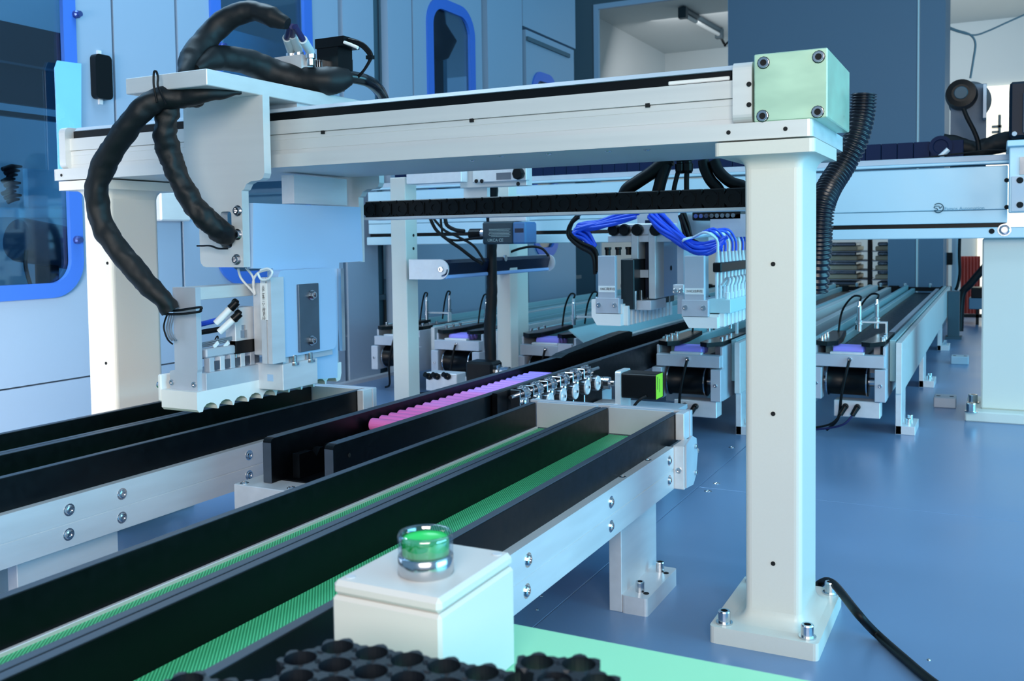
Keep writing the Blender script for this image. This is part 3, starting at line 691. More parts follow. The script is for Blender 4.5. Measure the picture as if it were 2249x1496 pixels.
for i, (pts, r, lab) in enumerate((
    ([(1376, 418), (1400, 400), (1430, 380), (1458, 358), (1475, 350)], .011, 'thick black hose rising right out of the chain, leftmost'),
    ([(1446, 418), (1452, 395), (1460, 370), (1468, 350)], .010, 'thick black hose just right of the leftmost one'),
    ([(1480, 418), (1486, 390), (1493, 365)], .0038, 'thin black hose below the left screw gland'),
    ([(1508, 418), (1508, 390), (1510, 365)], .0042, 'thin black hose below the right screw gland'),
    ([(1578, 416), (1560, 395), (1548, 370), (1545, 352)], .009, 'black hose right of the two glands, arching up'),
    ([(1635, 412), (1605, 400), (1580, 378), (1568, 352)], .009, 'rightmost black hose arching from the chain to the plate'))):
    cable('drop_hose', [at(pts[0][0] - 8 * (i in (0, 1)) + 14 * (i > 3), 446, 'y', 1.476)] + [at(u, w, 'y', 1.476) for u, w in pts], r, RUB, label=lab, cat='hose', group='hoses between gantry plate and chain', n=12)
for (u, lab) in ((1494, 'left black screw gland under the gantry plate'), (1511, 'right black screw gland under the gantry plate')):
    p = at(u, 352, 'y', 1.476)
    solo('cable_gland', MB().lathe([(.009, 0), (.009, .006), (.006, .007), (.006, .010), (.0085, .011), (.008, .022), (.006, .026)], (p.x, 1.476, .628), -Z, 12), BLKP, lab, 'gland', 'screw glands under the gantry plate')

# ================================================================== BUTTON BOX, MINT SHELF, CELL HOLDER TRAYS
ZS = .20
s = thing('mint_shelf', 'mint green shelf plate at the front bottom under the button box', 'shelf', (-.1, .4, ZS - .02))
ye = EYE.y + at(1130, 1370, 'z', ZS).y
part('shelf_plate', MB().box(-.398, .4, -.3, ye, ZS - .012, ZS, .0008), MINT, s)
b = thing('button_box', 'white plastic control box with a green push button, near the bottom centre', 'control box', (-.34, .53, ZS))
zt = .281
p0 = at(735, 1270, 'z', zt); p1 = at(960, 1325, 'z', zt); p2 = at(1128, 1212, 'z', zt)
bx0, bx1, by0, by1 = p0.x, (p1.x + p2.x) / 2, (p0.y + p1.y) / 2, p2.y
part('box_body', MB().box(bx0, bx1, by0, by1, ZS, zt - .010, .0022), mat('box_white', (208, 205, 200), .45), b)
WCAP = HOLEM.copy(); WCAP.materials.clear(); WCAP.materials.append(mat('cap_grey', (196, 200, 204), .5))
lid = part('box_lid', MB().box(bx0 + .0004, bx1 - .0004, by0 + .0004, by1 - .0004, zt - .0098, zt, .003), MATS['box_white'], b)
for fx in (0.1, .9):
    for fy in (.1, .9):
        if (fx, fy) != (.9, .1): bolt(lid, (bx0 + (bx1 - bx0) * fx, by0 + (by1 - by0) * fy, zt), Z, .0035, .0006, 'screw_cap', WCAP)
bc = at(938, 1252, 'z', zt); bc = Vector(((bx0 + bx1) / 2 + .0075, (by0 + by1) / 2 - .012, zt))
ch = part('chrome_ring', MB().lathe([(.0175, 0), (.0186, .001), (.0183, .012), (.0165, .014), (.0165, .011), (.0, .011)], bc, Z, 36, True), STEEL, b)
part('button_lens', MB().lathe([(.0150, .011), (.0155, .012), (.0155, .0215), (.0142, .0240), (.012, .0228), (0, .0222)], bc, Z, 36, True), GREENCAP, b, label='green push button lens')
part('clear_guard', MB().lathe([(.0166, .0125), (.0180, .013), (.0186, .025), (.0176, .0275), (.0166, .0265), (.0160, .0255), (.0162, .013)], bc, Z, 36, True), CLEAR, ch)
def holder(name, lab, org, ang, nx, ny, zb_, h, group, tilt=0):
    hp = .0215
    t = thing(name, lab, 'tray', tuple(org), group)
    M = Matrix.Rotation(ang, 3, 'Z') @ Matrix.Rotation(tilt, 3, 'X')
    for j in range(ny):
        for i in range(nx):
            cpt = Vector(((i + (j % 2) * .5) * hp, j * hp * .87, 0))
            mb = MB(); n = 24
            # ring cell: hexagonal outside, round hole, open below
            for (zz, zz2) in ((zb_, zb_ + h),):
                o = 0; vs = []
                for k in range(n):
                    a = 2 * math.pi * k / n
                    hexr = (hp / 2 * .985) / math.cos(((a + math.pi / 6) % (math.pi / 3)) - math.pi / 6) if True else 0
                    a2 = a
                    hexr = (hp / 2 * .99) / max(.5, math.cos(((a2) % (math.pi / 3)) - math.pi / 6)) if False else (hp / 2 * .99) / math.cos((a % (math.pi / 3)) - math.pi / 6 if (a % (math.pi / 3)) > math.pi / 6 else math.pi / 6 - (a % (math.pi / 3))) if False else hp / 2 / math.cos(((a + math.pi / 6) % (math.pi / 3)) - math.pi / 6)
                    ri = .0088
                    for (r_, z_) in ((hexr, 0), (hexr, h - (.0 if k % 4 else .002)), (ri, h), (ri, .004)):
                        q = cpt + Vector((r_ * math.cos(a), r_ * math.sin(a), z_)); vs.append(Vector(org) + M @ q)
                fs = [(k * 4 + e, ((k + 1) % n) * 4 + e, ((k + 1) % n) * 4 + e + 1, k * 4 + e + 1) for k in range(n) for e in range(3)]
                mb.add(vs, fs)
                vs2 = []
                for k in range(n):
                    a = 2 * math.pi * k / n
                    for (r_, z_) in ((.0088, .004), (.0072, .004), (.0072, .002), (.0088, .002)):
                        vs2.append(Vector(org) + M @ (cpt + Vector((r_ * math.cos(a), r_ * math.sin(a), z_))))
                mb.add(vs2, [(k * 4 + e, ((k + 1) % n) * 4 + e, ((k + 1) % n) * 4 + e + 1, k * 4 + e + 1) for k in range(n) for e in range(3)])
            part('cell_socket', mb, TRAYB, t)
    return t
zc = .268
o1 = at(740, 1400, 'z', zc + .014)
holder('cell_holder', 'black honeycomb battery cell holder in front of the button box', (o1.x, o1.y - .065, zc),   .075, 7, 4, 0, .013, 'black cell holders at the bottom edge')
o2 = at(1245, 1452, 'z', zc + .014)
holder('cell_holder', 'smaller black cell holder at the right end, slightly raised', (o2.x, o2.y - .045, zc + .001), .34, 2, 3, 0, .014, 'black cell holders at the bottom edge')
o3 = at(455, 1470, 'z', zc + .01)
holder('cell_holder', 'black cell holder at the left end over the belt conveyor', (o3.x, o3.y - .05, zc - .004), .05, 3, 3, 0, .013, 'black cell holders at the bottom edge')
# box the holders stand on
bx = thing('white_carton', 'white carton under the black cell holders, mostly hidden', 'carton', (-.3, .3, ZS))
part('carton_body', MB().box(-.345, -.215, .2, .405, ZS, zc - .001, .002), WHITEP, bx)

# ================================================================== VISION STAND behind the rail
st = thing('camera_stand', 'two slim cream posts with scanner arm and bar light behind the black rail', 'stand', (-1.3, 2.1, 0))
def post(xa, ya, w, dd, z0, z1, lab=None):
    p = part('post', MB().box(xa, xa + w, ya, ya + dd, z0, z1, .0015), CREAM, st)
    part('post_foot', MB().box(xa - .02, xa + w + .02, ya - .02, ya + dd + .02, 0, .015, .002), CREAM, p)
    return p
yA = 2.0; a0 = at(860, 600, 'y', yA).x; a1 = at(893, 600, 'y', yA).x
dA = at(918, 600, 'x', a1).y - yA
A = post(a0, yA, a1 - a0, dA, .01, .66)
for v in (517, 546): hole(A, at(908, v, 'x', a1 + .0002), X, .004)
yB = 2.34; b0 = at(1090, 600, 'y', yB).x; b1 = at(1120, 600, 'y', yB).x
B = post(b0, yB, b1 - b0, at(1137, 600, 'x', b1).y - yB, .01, .66)
yC = 2.6; c0 = at(1088, 450, 'y', yC).x; c1 = at(1128, 450, 'y', yC).x
post(c0, yC, c1 - c0, at(1158, 450, 'x', c1).y - yC, .01, .64)
# cross arm up top
q0 = at(897, 372, 'y', 1.98); q1 = at(1018, 400, 'y', 1.98)
part('cross_arm', MB().box(q0.x, q1.x, 1.97, 2.0, q1.z, q0.z + .03, .001), ALU, st)
q0 = at(1019, 385, 'y', 2.05); q1 = at(1165, 408, 'y', 2.05)
ar = part('slot_arm', MB().box(q0.x, q1.x, 2.03, 2.06, q1.z, q0.z + .03, .001), ALUX, st)
q0 = at(1042, 375, 'y', 2.02); q1 = at(1160, 396, 'y', 2.02)
part('arm_slider', MB().box(q0.x, q1.x, 2.01, 2.028, q1.z, q0.z, .001), ALU, ar)
q2 = at(1090, 380, 'y', 2.009); q3 = at(1122, 394, 'y', 2.009); part('arm_slot', MB().box(q2.x, q3.x, 2.0085, 2.0105, q3.z, q2.z), DSTEEL, ar)
for (u, v) in ((1005, 384), (1046, 398), (1058, 398), (1138, 404)): hole(ar, at(u, v, 'y', 2.009), -Y, .005)
part('clamp_knob', MB().lathe([(.006, 0), (.006, .008), (.014, .009), (.015, .02), (.012, .024)], at(1145, 382, 'y', 2.008), -Y, 8), BLKP, ar)
q0 = at(1018, 400, 'y', 2.06); q1 = at(1070, 432, 'y', 2.06); part('arm_gusset', MB().box(q0.x, q1.x, 2.06, 2.075, q1.z - .05, q0.z), ALUX, st)
# bar light
L = thing('bar_light', 'long navy bar light on a round-ended aluminium bracket between the posts', 'light', tuple(at(940, 590, 'y', 1.99)))
yl = 1.99
e0 = at(898, 592, 'y', yl); e1 = at(985, 592, 'y', yl); zt = at(940, 570, 'y', yl).z; zb = at(940, 614, 'y', yl).z
r = (zt - zb) / 2
out = [(e0.x, zb), (e1.x - r, zb)] + [(e1.x - r + r * math.cos(t), (zt + zb) / 2 + r * math.sin(t)) for t in [(-90 + 180 * k / 10) * math.pi / 180 for k in range(11)]] + [(e0.x, zt)]
slc = [(e1.x - .018 + .016 * math.cos(t), (zt + zb) / 2 - .002 + .016 * math.sin(t)) for t in [(-100 + 110 * k / 8) * math.pi / 180 for k in range(9)]] + [(e1.x - .018 + .011 * math.cos(t), (zt + zb) / 2 - .002 + .011 * math.sin(t)) for t in [(10 - 110 * k / 8) * math.pi / 180 for k in range(9)]]
br = part('end_bracket', MB().plate(out, [slc], 'y', yl, yl + .004), ALU, L)
bolt(br, at(969, 592, 'y', yl), -Y, .007, .004)
xL = e1.x - .035
yend = at(1205, 560, 'x', e1.x - .01).y
zc_ = (zt + zb) / 2
part('light_housing', MB().prism([(xL - .01, zc_ + r * .95), (xL + .028, zc_ + r * .95), (xL + .03, zc_ + r * .6), (xL + .022, zc_ - r * .55), (xL - .01, zc_ - r * .55)], 'y', yl + .006, yend), NAVY, L)
part('diffuser', MB().box(xL - .008, xL + .026, yl + .006, yend, zc_ - r * .95, zc_ - r * .57, .002), mat('light_diffuser', (150, 185, 235), .3), L)
part('end_bracket', MB().plate([(p[0], p[1]) for p in rrect(xL - .03, xL + .045, zc_ - r, zc_ + r, r * .9, 6)], [], 'y', yend, yend + .004), ALU, L)
bolt(L, at(1109, 567, 'x', xL + .03), X, .009, .003, 'housing_screw', WASH)
# scanner with vertical braided cable
sc = thing('barcode_scanner', 'dark green-grey code scanner with printed approval marks over the bar light', 'scanner', tuple(at(1100, 510, 'y', 2.1)))
p0 = at(1059, 537, 'y', 2.1); p1 = at(1127, 486, 'y', 2.1); p2 = at(1156, 486, 'y', 2.1)
sb = part('scanner_body', MB().box(p0.x, p1.x, 2.1, 2.16, p0.z, p1.z, .004), SCAN, sc)
sp = part('scanner_panel', MB().box(p1.x - .001, p2.x, 2.096, 2.16, p0.z, p1.z - .002, .004), SCANB, sc, label='blue-grey scanner display panel')
part('scanner_screen', MB().box(p1.x + .006, p2.x - .006, 2.0955, 2.0965, p0.z + .028, p1.z - .018), NAVY, sp)
PRT = mat('pale_print', (190, 215, 215), .6)
zz = p1.z - .016
for k in range(6):
    zz -= .0036; part('print_line', MB().box(p0.x + (.026 if k > 2 else .020), p1.x - .008 - .003 * (k % 2), 2.0994, 2.1, zz, zz + .001), PRT, sb)
text('UKCA CE', .0105, PRT, sb, (p0.x + .016, 2.0994, p0.z + .010), X, Z)
text('C', .009, PRT, sb, (p0.x + .019, 2.0994, p1.z - .032), X, Z)
part('scanner_plug', MB().lathe([(.010, 0), (.012, .004), (.012, .016), (.0145, .018), (.0145, .05)], (p0.x, 2.13, (p0.z + p1.z) / 2 - .002), -X, 14), BLKP, sc)
part('plug_collar', MB().lathe([(.0128, .006), (.0128, .018)], (p0.x, 2.13, (p0.z + p1.z) / 2 - .002), -X, 14), STEEL, sc)
part('mount_plate', MB().box(p0.x + .01, p2.x - .01, 2.12, 2.14, p1.z, .585, .001), ALU, sc)
for i, (pts, r_, lab) in enumerate((
    ([(945, 480), (958, 505), (985, 528), (1010, 545), (1040, 568), (1060, 580)], .0045, 'black cable sagging from the chain to the bar light, lowest one'),
    ([(952, 480), (975, 505), (1005, 520), (1040, 540), (1064, 575)], .0033, 'thinner black cable just above the lowest sagging one'),
    ([(968, 480), (970, 500), (975, 520), (1000, 528), (1040, 524), (1060, 522)], .003, 'black cable hooking right into the scanner side'),
    ([(978, 480), (982, 495), (1000, 505), (1020, 508)], .005, 'thick black lead going into the scanner plug'),
    ([(1095, 568), (1130, 550), (1165, 542), (1190, 546), (1205, 562)], .0035, 'black cable arching along the top of the bar light'))):
    cable('scanner_cable', [at(u, v, 'y', 2.06 if i < 4 else 2.35) for u, v in pts], r_, RUB, label=lab, group='black cables round the scanner')
sleeve([at(1083, 400, 'y', 2.12), at(1080, 470, 'y', 2.2), at(1080, 560, 'y', 2.22), at(1080, 650, 'y', 2.22), at(1076, 720, 'y', 2.22), at(1078, 800, 'y', 2.22)], [.014, .014, .0135, .0145, .016, .015], 'straight black braided sleeve dropping between the two slim posts', .0015, 60)

# ================================================================== INFEED CONVEYORS (several, alike)
GLD = mat('amber_brown_plate', (92, 74, 62), .3, .3)  # amber brown face laid over the black guide plates
CH = mat('teal_painted_slide', (150, 190, 196), .4, .2)
def infeed(xr, yf, label, yend=5.35, nm='infeed', cells=True, dz=0.0, detail=True, leg=True, air=True):
    """xr: right end of the front frame; the belt runs away from the viewer"""
    w = .168; xl = xr - w
    t = thing('infeed_conveyor', label, 'conveyor', (xr - w / 2, yf, 0), 'long infeed conveyors behind the gantry')
    zt = .205 + dz
    fr = part('front_bar', MB().box(xl + .006, xr, yf - .006, yf + .03, zt - .03, zt, .001), ALUM, t)
    for xx in (xl - .004, xr - .022):
        bb = part('bearing_block', MB().box(xx, xx + .026, yf - .012, yf + .03, zt - .112, zt - .033, .0015), ALUM, t)
        bolt(bb, (xx + .013, yf - .012, zt - .072), -Y, .0045, .004)
    for xx in (xl - .001, xr - .006):
        part('side_cheek', MB().box(xx, xx + .007, yf + .02, yf + .30, zt - .115, zt + .02, .001), ALUM, t)
    dr = part('drum', MB().lathe([(.0, 0), (.036, 0), (.037, .004), (.034, .006), (.034, .092), (.037, .094), (.036, .098), (0, .098)], (xl + .030, yf + .034, zt - .070), X, 28, True), BLKP, t)
    for xx in (xl + .030, xl + .124):
        part('drum_flange', MB().lathe([(.0375, 0), (.0375, .003)], (xx, yf + .034, zt - .070), X, 28), STEEL, dr)
    part('drum_shaft', MB().cyl((xl + .018, yf + .034, zt - .07), (xr - .018, yf + .034, zt - .07), .011, n=14), STEEL, dr)
    part('belt', MB().box(xl + .036, xl + .120, yf + .05, yend, zt - .012, zt - .006), BLK, t)
    part('belt_bed', MB().box(xl + .012, xr - .012, yf + .06, yend, zt - .05, zt - .013), ALUM, t)
    for (xx, hh) in ((xl - .012, .032), (xr + .002, .03)):
        part('side_rail', MB().box(xx, xx + .014, yf + .10, yend, zt - .075, zt + hh, .0008), CH, t)
    for xx in (xl + .018, xr - .034):
        part('guide_rail', MB().box(xx, xx + .016, yf + .08, yend, zt - .006, zt + .016, .0006), ALUM if xx > xl + .05 else CH, t)
    bm = part('side_beam', MB().box(xr + .020, xr + .034, yf + .06, yend, zt - .10, zt + .028, .0008), ALUX, t)
    if leg:
        for ly in (yf + .08, yf + .9, yf + 2.0):
            l = part('leg', MB().box(xr + .018, xr + .032, ly, ly + .12, 0, zt - .10, .0008), ALU, t)
            part('foot', MB().box(xr + .018, xr + .064, ly, ly + .12, 0, .022, .001), ALU, l)
            for k in (.03, .09): bolt(l, (xr + .046, ly + k, .022), Z, .007, .014)
    if not detail: return t
    # guide plates, angled funnel
    for sgn, xx in ((1, xl + .004), (-1, xr - .004)):
        pts = [(xx, yf + .02), (xx + sgn * .030, yf - .002), (xx + sgn * .052, yf + .03), (xx + sgn * .052, yf + .12), (xx + sgn * .035, yf + .30), (xx, yf + .30)] if sgn > 0 else [(xx, yf + .05), (xx - .030, yf + .0), (xx - .052, yf + .02), (xx - .050, yf + .12), (xx - .03, yf + .30), (xx, yf + .30)]
        gp = part('guide_plate', MB().plate(pts, [], 'z', zt + .020, zt + .031), BLKP, t)
        part('plate_face', MB().plate([(xx + (p[0] - xx) * .88, yf + .01 + (p[1] - yf - .01) * .93) for p in pts], [], 'z', zt + .031, zt + .0315), GLD, gp)
        for k in range(3): bolt(gp, (xx + sgn * .008, yf + .06 + k * .045, zt + .0315), Z, .0045, .010)
    # proximity sensors on a bracket
    for k, (sx, sy) in enumerate(((xl + .085, yf + .20), (xl + .118, yf + .30))):
        sn = part('sensor', MB().lathe([(.0065, -.018), (.0065, 0), (.0095, 0), (.0095, .004), (.0065, .004), (.0065, .008), (.0095, .008), (.0095, .012), (.0062, .013), (.0062, .048), (.005, .05), (.004, .062)], (sx, sy, zt + .058), Z, 14), STEEL, t)
        part('sensor_wire', MB().tube(smooth_path([(sx, sy, zt + .118), (sx + .004, sy, zt + .132), (sx - .02, sy + .02, zt + .13), (sx - .05, sy + .05, zt + .09), (sx - .06, sy + .05, zt + .03)], 5), .0028, 6), RUB, sn)
    part('sensor_bracket', MB().box(xl + .07, xl + .15, yf + .24, yf + .26, zt + .059, zt + .063).box(xl + .146, xl + .15, yf + .24, yf + .26, zt + .03, zt + .059), ALU, t)
    part('stop_pad', MB().box(xl + .04, xl + .12, yf + .0, yf + .02, zt, zt + .006, .001), ALU, t)
    bolt(t, (xl + .088, yf - .006, zt - .010), -Y, .0055, .006, 'hook_screw')
    part('sensor_lead', MB().tube(smooth_path([(xl + .088, yf - .014, zt - .012), (xl + .080, yf - .018, zt - .05), (xl + .070, yf - .016, zt - .10), (xl + .06, yf - .0, zt - .16), (xl + .03, yf + .02, .01)], 5), .0035, 8), RUB, t)
    if air:
        cb = part('cylinder_body', MB().box(xl + .050, xr - .010, yf + .0, yf + .05, zt - .155, zt - .114, .0015), ALU, t)
        for k in range(2):
            fx = xl + .078 + .028 * k
            part('push_fitting', MB().lathe([(.0075, 0), (.0075, .008), (.006, .01), (.006, .016)], (fx, yf, zt - .128), -Y, 12).tube([(fx, yf - .012, zt - .128), (fx - .010, yf - .02, zt - .147)], [.007, .006], 12), BLKP, cb)
            part('air_tube', MB().tube(smooth_path([(fx - .010, yf - .02, zt - .147), (fx - .03, yf - .02, zt - .17), (fx - .07, yf - .01, .02), (fx - .14, yf + .0, .008), (fx - .20, yf + .04, .006)], 5), .0028, 8), MATS['dark_blue_tube'] if k else RUB, cb)
    if cells:
        for k in range(3):
            o = cell0.copy(); COL.objects.link(o); o.data = LC
            o.location = (xl + .080, yf + .030 + k * .0225, zt + .008)
            o['label'] = ('lilac battery cell nearest the front of the %s', 'second lilac battery cell on the %s', 'third lilac battery cell on the %s')[k] % nm
            o['group'] = 'lilac cells at the infeed ends'
    return t
LC = cell0.data.copy(); LC.name = 'battery_cell_lilac'; LC.materials.clear(); LC.materials.append(LILAC)
infeed(-.238, 2.46, 'rightmost infeed conveyor with its drum beside the front pillar', nm='rightmost infeed conveyor')
infeed(-.600, 2.30, 'infeed conveyor behind the stepper motor with black drum', nm='infeed conveyor behind the stepper motor', dz=.003)
infeed(-1.045, 2.42, 'infeed conveyor left of the black rail under the near grippers', nm='infeed conveyor left of the rail', dz=-.003, air=False, leg=False)
infeed(-1.43, 2.58, 'infeed conveyor between the two slim posts', nm='infeed conveyor between the slim posts', dz=-.02, air=True)
infeed(-1.69, 2.62, 'leftmost infeed conveyor beside the enclosure wall', dz=-.02, cells=False, air=False, leg=False)
# long slides between the conveyors
for (xx, yy, zz, lab) in ((-.50, 2.75, .225, 'long pale slide rail left of the rightmost infeed conveyor'), (-.565, 3.0, .235, 'thin slide rail next to the middle infeed conveyor')):
    r_ = thing('slide_rail', lab, 'rail', (xx, 4, .1), 'slide rails between infeed conveyors')
    part('rail_body', MB().box(xx - .012, xx + .012, yy, 5.35, zz - .08, zz, .001), ALUX, r_)
    part('rail_foot', MB().box(xx - .02, xx + .02, yy + .2, yy + .3, 0, zz - .08).box(xx - .02, xx + .02, 5.0, 5.1, 0, zz - .08), ALUM, r_)
p0 = at(1800, 632, 'y', 5.37); p1 = at(2080, 638, 'y', 5.37)
cb = thing('cross_bar', 'black cross bar closing the far ends of the infeed conveyors', 'bar', (-.9, 5.37, .2))
part('bar_body', MB().box(-2.0, p1.x, 5.36, 5.38, p1.z - .005, p1.z + .016), BLKP, cb)
for k in range(7): part('bar_clamp', MB().box(-1.75 + k * .25, -1.70 + k * .25, 5.35, 5.39, p1.z - .012, p1.z + .022, .002), BLKP, cb)
for k in range(6): bolt(cb, (-.9 + k * .12, 5.36, p1.z + .016), Z, .008, .02)
# light chute beam between gripper and rail
p0 = at(1268, 722, 'x', -.93); p1 = at(1500, 650, 'x', -.93)
ch = thing('chute_beam', 'pale aluminium chute side beam running under the two comb grippers', 'beam', (-.93, 2.7, .1))
y0 = at(1268, 740, 'x', -.935).y
part('beam_body', MB().box(-.95, -.935, y0, 4.9, .135, .225, .001), ALUX, ch)
part('beam_front', MB().box(-.99, -.951, y0, y0 + .012, .12, .235, .001), ALUM, ch)
part('sloped_sheet', MB().prism([(-.95, .225), (-1.0, .262), (-1.004, .260), (-.953, .222)], 'y', y0 + .1, 4.9), CH, ch)
part('beam_leg', MB().box(-.97, -.94, y0 + .1, y0 + .2, 0, .135).box(-.97, -.94, 4.5, 4.6, 0, .135), ALUM, ch)

# small motor and air cylinder behind the rail, near the slim posts
sm = thing('stepper_motor', 'small black motor with silver shaft clamp behind the rail, left of the second slim post', 'motor', tuple(at(1050, 820, 'y', 2.1)))
k0, k1 = at(1022, 845, 'y', 2.1), at(1080, 797, 'y', 2.1)
part('motor_body', MB().box(k0.x, k1.x, 2.1, 2.16, k0.z - .04, k1.z, .006), BLKP, sm)
part('motor_foot', MB().box(k0.x, k1.x, 2.1, 2.16, 0, k0.z - .04), ALUM, sm)
part('shaft_clamp', MB().lathe([(.018, 0), (.018, .008), (.012, .01), (.012, .02), (.014, .022), (.014, .034), (.006, .036), (.006, .046)], (k1.x, 2.13, k1.z - .026), X, 16), STEEL, sm)
ac = thing('air_cylinder', 'small aluminium air cylinder with black fittings behind the rail near the left slim post', 'cylinder', tuple(at(965, 830, 'y', 2.2)))
k0, k1 = at(935, 850, 'y', 2.2), at(1003, 822, 'y', 2.2)
part('cylinder_body', MB().box(k0.x, k1.x, 2.2, 2.25, k0.z - .01, k1.z, .002), ALU, ac)
part('cylinder_foot', MB().box(k0.x + .02, k1.x - .02, 2.2, 2.25, 0, k0.z - .01), ALUM, ac)
for u in (945, 962, 985): part('push_fitting', MB().lathe([(.009, 0), (.009, .01), (.007, .012), (.007, .022)], at(u, 828, 'y', 2.2), (-.3, -1, .5), 12), BLKP, ac)

# ================================================================== COMB GRIPPERS under the rear gantry
def tubes(parent_label, n, pts, r, m, y, spread, group, name='tube_bundle', cat='tubes'):
    t = thing(name, parent_label, cat, tuple(at(pts[0][0], pts[0][1], 'y', y)), group)
    for k in range(n):
        a = 2 * math.pi * k / n
        rs = [spread * (.5 + .5 * math.sin(i * 1.7 + k)) + spread * .4 for i in range(len(pts))]
        P = [at(u, v, 'y', y) + Vector((rs[i] * math.cos(a) * .6, rs[i] * math.sin(a), rs[i] * math.sin(a + .8))) for i, (u, v) in enumerate(pts)]
        part('tube', MB().tube(smooth_path(P, 6), r, 8), m, t)
    return t
def comb_gripper(y, u0, u1, vt, vb, ulm, urm, vc0, vc1, label, txt, lab_v, fine):
    p0, p1 = at(u0, vt, 'y', y), at(u1, vb, 'y', y)
    t = thing('comb_gripper', label, 'gripper', ((p0.x + p1.x) / 2, y, p1.z), 'comb grippers under the rear gantry')
    fp = part('front_plate', MB().box(p0.x, p1.x, y, y + .012, p1.z, p0.z, .0008), ALUM, t)
    part('plate_base', MB().box(p0.x - .006, p1.x + .008, y - .0005, y + .012, p1.z, p1.z + .034, .0008), ALUM, fp)
    for s in (0.04, .96): bolt(fp, (p0.x + (p1.x - p0.x) * s, y - .0005, p1.z + .018), -Y, .0055, .003)
    l0, l1 = at(ulm, lab_v - 6, 'y', y), at(urm, lab_v + 8, 'y', y)
    lb = part('paper_label', MB().box(p0.x + .001, p1.x - .001, y - .0008, y, l1.z, l0.z), LABEL, fp, label='white label strip with dark print')
    text(txt, (l0.z - l1.z) * .5, INK, lb, (p0.x + .004, y - .001, (l0.z + l1.z) / 2), X, Z)
    c0, c1 = at(vc0[0], vc0[1], 'y', y), at(vc1[0], vc1[1], 'y', y)
    L_ = .55 if fine else .36
    cm_ = part('white_comb', MB().prism([(c0.x, c0.z), (c0.x, c1.z + .02), (c0.x + .012, c1.z), (c1.x, c1.z), (c1.x, c0.z)], 'y', y + .012, y + L_), WHITEP, t, label='pale plastic comb')
    part('comb_front', MB().prism([(c0.x, p1.z + .03), (c0.x, c1.z + .02), (c0.x + .012, c1.z), (c1.x, c1.z), (c1.x, p1.z - .001), (p0.x - .006, p1.z - .001), (p0.x - .006, p1.z + .03)], 'y', y, y + .012), WHITEP, cm_)
    n = 16 if fine else 12
    for k in range(n):
        yy = y + .02 + k * (L_ - .03) / n
        part('comb_tooth', MB().box(c1.x - .001, c1.x + .010, yy, yy + (L_ - .03) / n * .55, c1.z - .001 if not fine else c1.z + .002, c0.z + (.01 if fine else -.004), .001), WHITEP, cm_)
    part('base_bar', MB().box(p0.x + .004, p1.x + .006, y + .012, y + L_, p1.z + .001, p1.z + .030, .001), ALUM, t)
    return t, p0, p1, c0, c1
g2, p0, p1, c0, c1 = comb_gripper(1.93, 1313, 1352, 562, 689, 1313, 1352, (1299, 668), (1363, 716), 'left comb gripper with a short label, beside the H-shaped frame', '100口取料位', 634, False)
# valve body behind its plate
part('valve_body', MB().box(p1.x + .001, p1.x + .032, 1.96, 2.25, .345, .455, .002), mat('dark_valve', (22, 34, 38), .35), g2)
for k in range(7): part('valve_pin', MB().cyl((p1.x + .033, 1.965 + k * .04, .345), (p1.x + .033, 1.965 + k * .04, .385), .003, n=8), STEEL, g2)
for k in range(5): part('push_fitting', MB().lathe([(.006, 0), (.006, .012), (.0075, .013), (.0075, .018)], (p0.x + .012 + k * .013, 1.96 + .03 * k, .463), Z, 10), BLKP, g2)
# H frame
h0, h1 = at(1386, 505, 'y', 1.99), at(1402, 656, 'y', 1.99)
h2, h3 = at(1424, 505, 'y', 1.99), at(1440, 656, 'y', 1.99)
hf = part('frame_post', MB().box(h0.x, h1.x, 1.99, 2.05, h1.z, .52, .001), ALUX, g2); part('frame_post', MB().box(h2.x, h3.x, 1.99, 2.05, h1.z, .52, .001), ALUX, g2)
k0, k1 = at(1400, 593, 'y', 2.0), at(1424, 610, 'y', 2.0); part('frame_tie', MB().box(k0.x, k1.x, 2.0, 2.02, k1.z, k0.z), ALU, g2)
k0, k1 = at(1335, 518, 'y', 2.0), at(1494, 531, 'y', 2.0); part('frame_top', MB().box(k0.x, k1.x, 2.0, 2.06, k1.z, k0.z, .001), ALU, g2)
part('slide_core', MB().box(h1.x + .003, h2.x - .003, 2.03, 2.07, h1.z, .54), NAVY, g2)
k0, k1 = at(1392, 660, 'y', 1.975), at(1430, 682, 'y', 1.975); part('saddle_block', MB().box(k0.x, k1.x, 1.975, 2.08, k1.z, k0.z, .001), ALU, g2)
k0, k1 = at(1440, 531, 'y', 2.05), at(1500, 655, 'y', 2.05); part('back_plate', MB().box(k0.x, k0.x + .01, 2.05, 2.30, k1.z, .50), PLB, g2); hole(g2, (k0.x + .0102, 2.13, .43), X, .006)
k0, k1 = at(1345, 492, 'y', 2.0), at(1470, 516, 'y', 2.0); vb = part('valve_bank', MB().box(k0.x, k1.x, 2.0, 2.07, k1.z, k0.z, .003), ALU, g2)
for u in (1350, 1374, 1402, 1442): part('valve_knob', MB().lathe([(.013, 0), (.0135, .01), (.011, .014)], at(u, 505, 'y', 2.0), -Y, 14), BLKP, vb)
part('hanger', MB().box(h0.x - .01, h3.x + .03, 2.06, 2.5, .50, .56), ALUM, g2)
g3, p0, p1, c0, c1 = comb_gripper(1.90, 1503, 1547, 562, 696, 1503, 1547, (1500, 690), (1575, 722), 'right comb gripper with many clear tubes, next to the front pillar', '210口出料位', 639, True)
part('clear_manifold', MB().box(p1.x + .002, p1.x + .05, 1.915, 2.40, .345, .373, .001), mat('pale_manifold', (190, 225, 228), .35), g3)
nb = part('needle_bar', MB().box(p1.x + .012, p1.x + .03, 1.92, 2.45, .428, .448, .002), BLKP, g3)
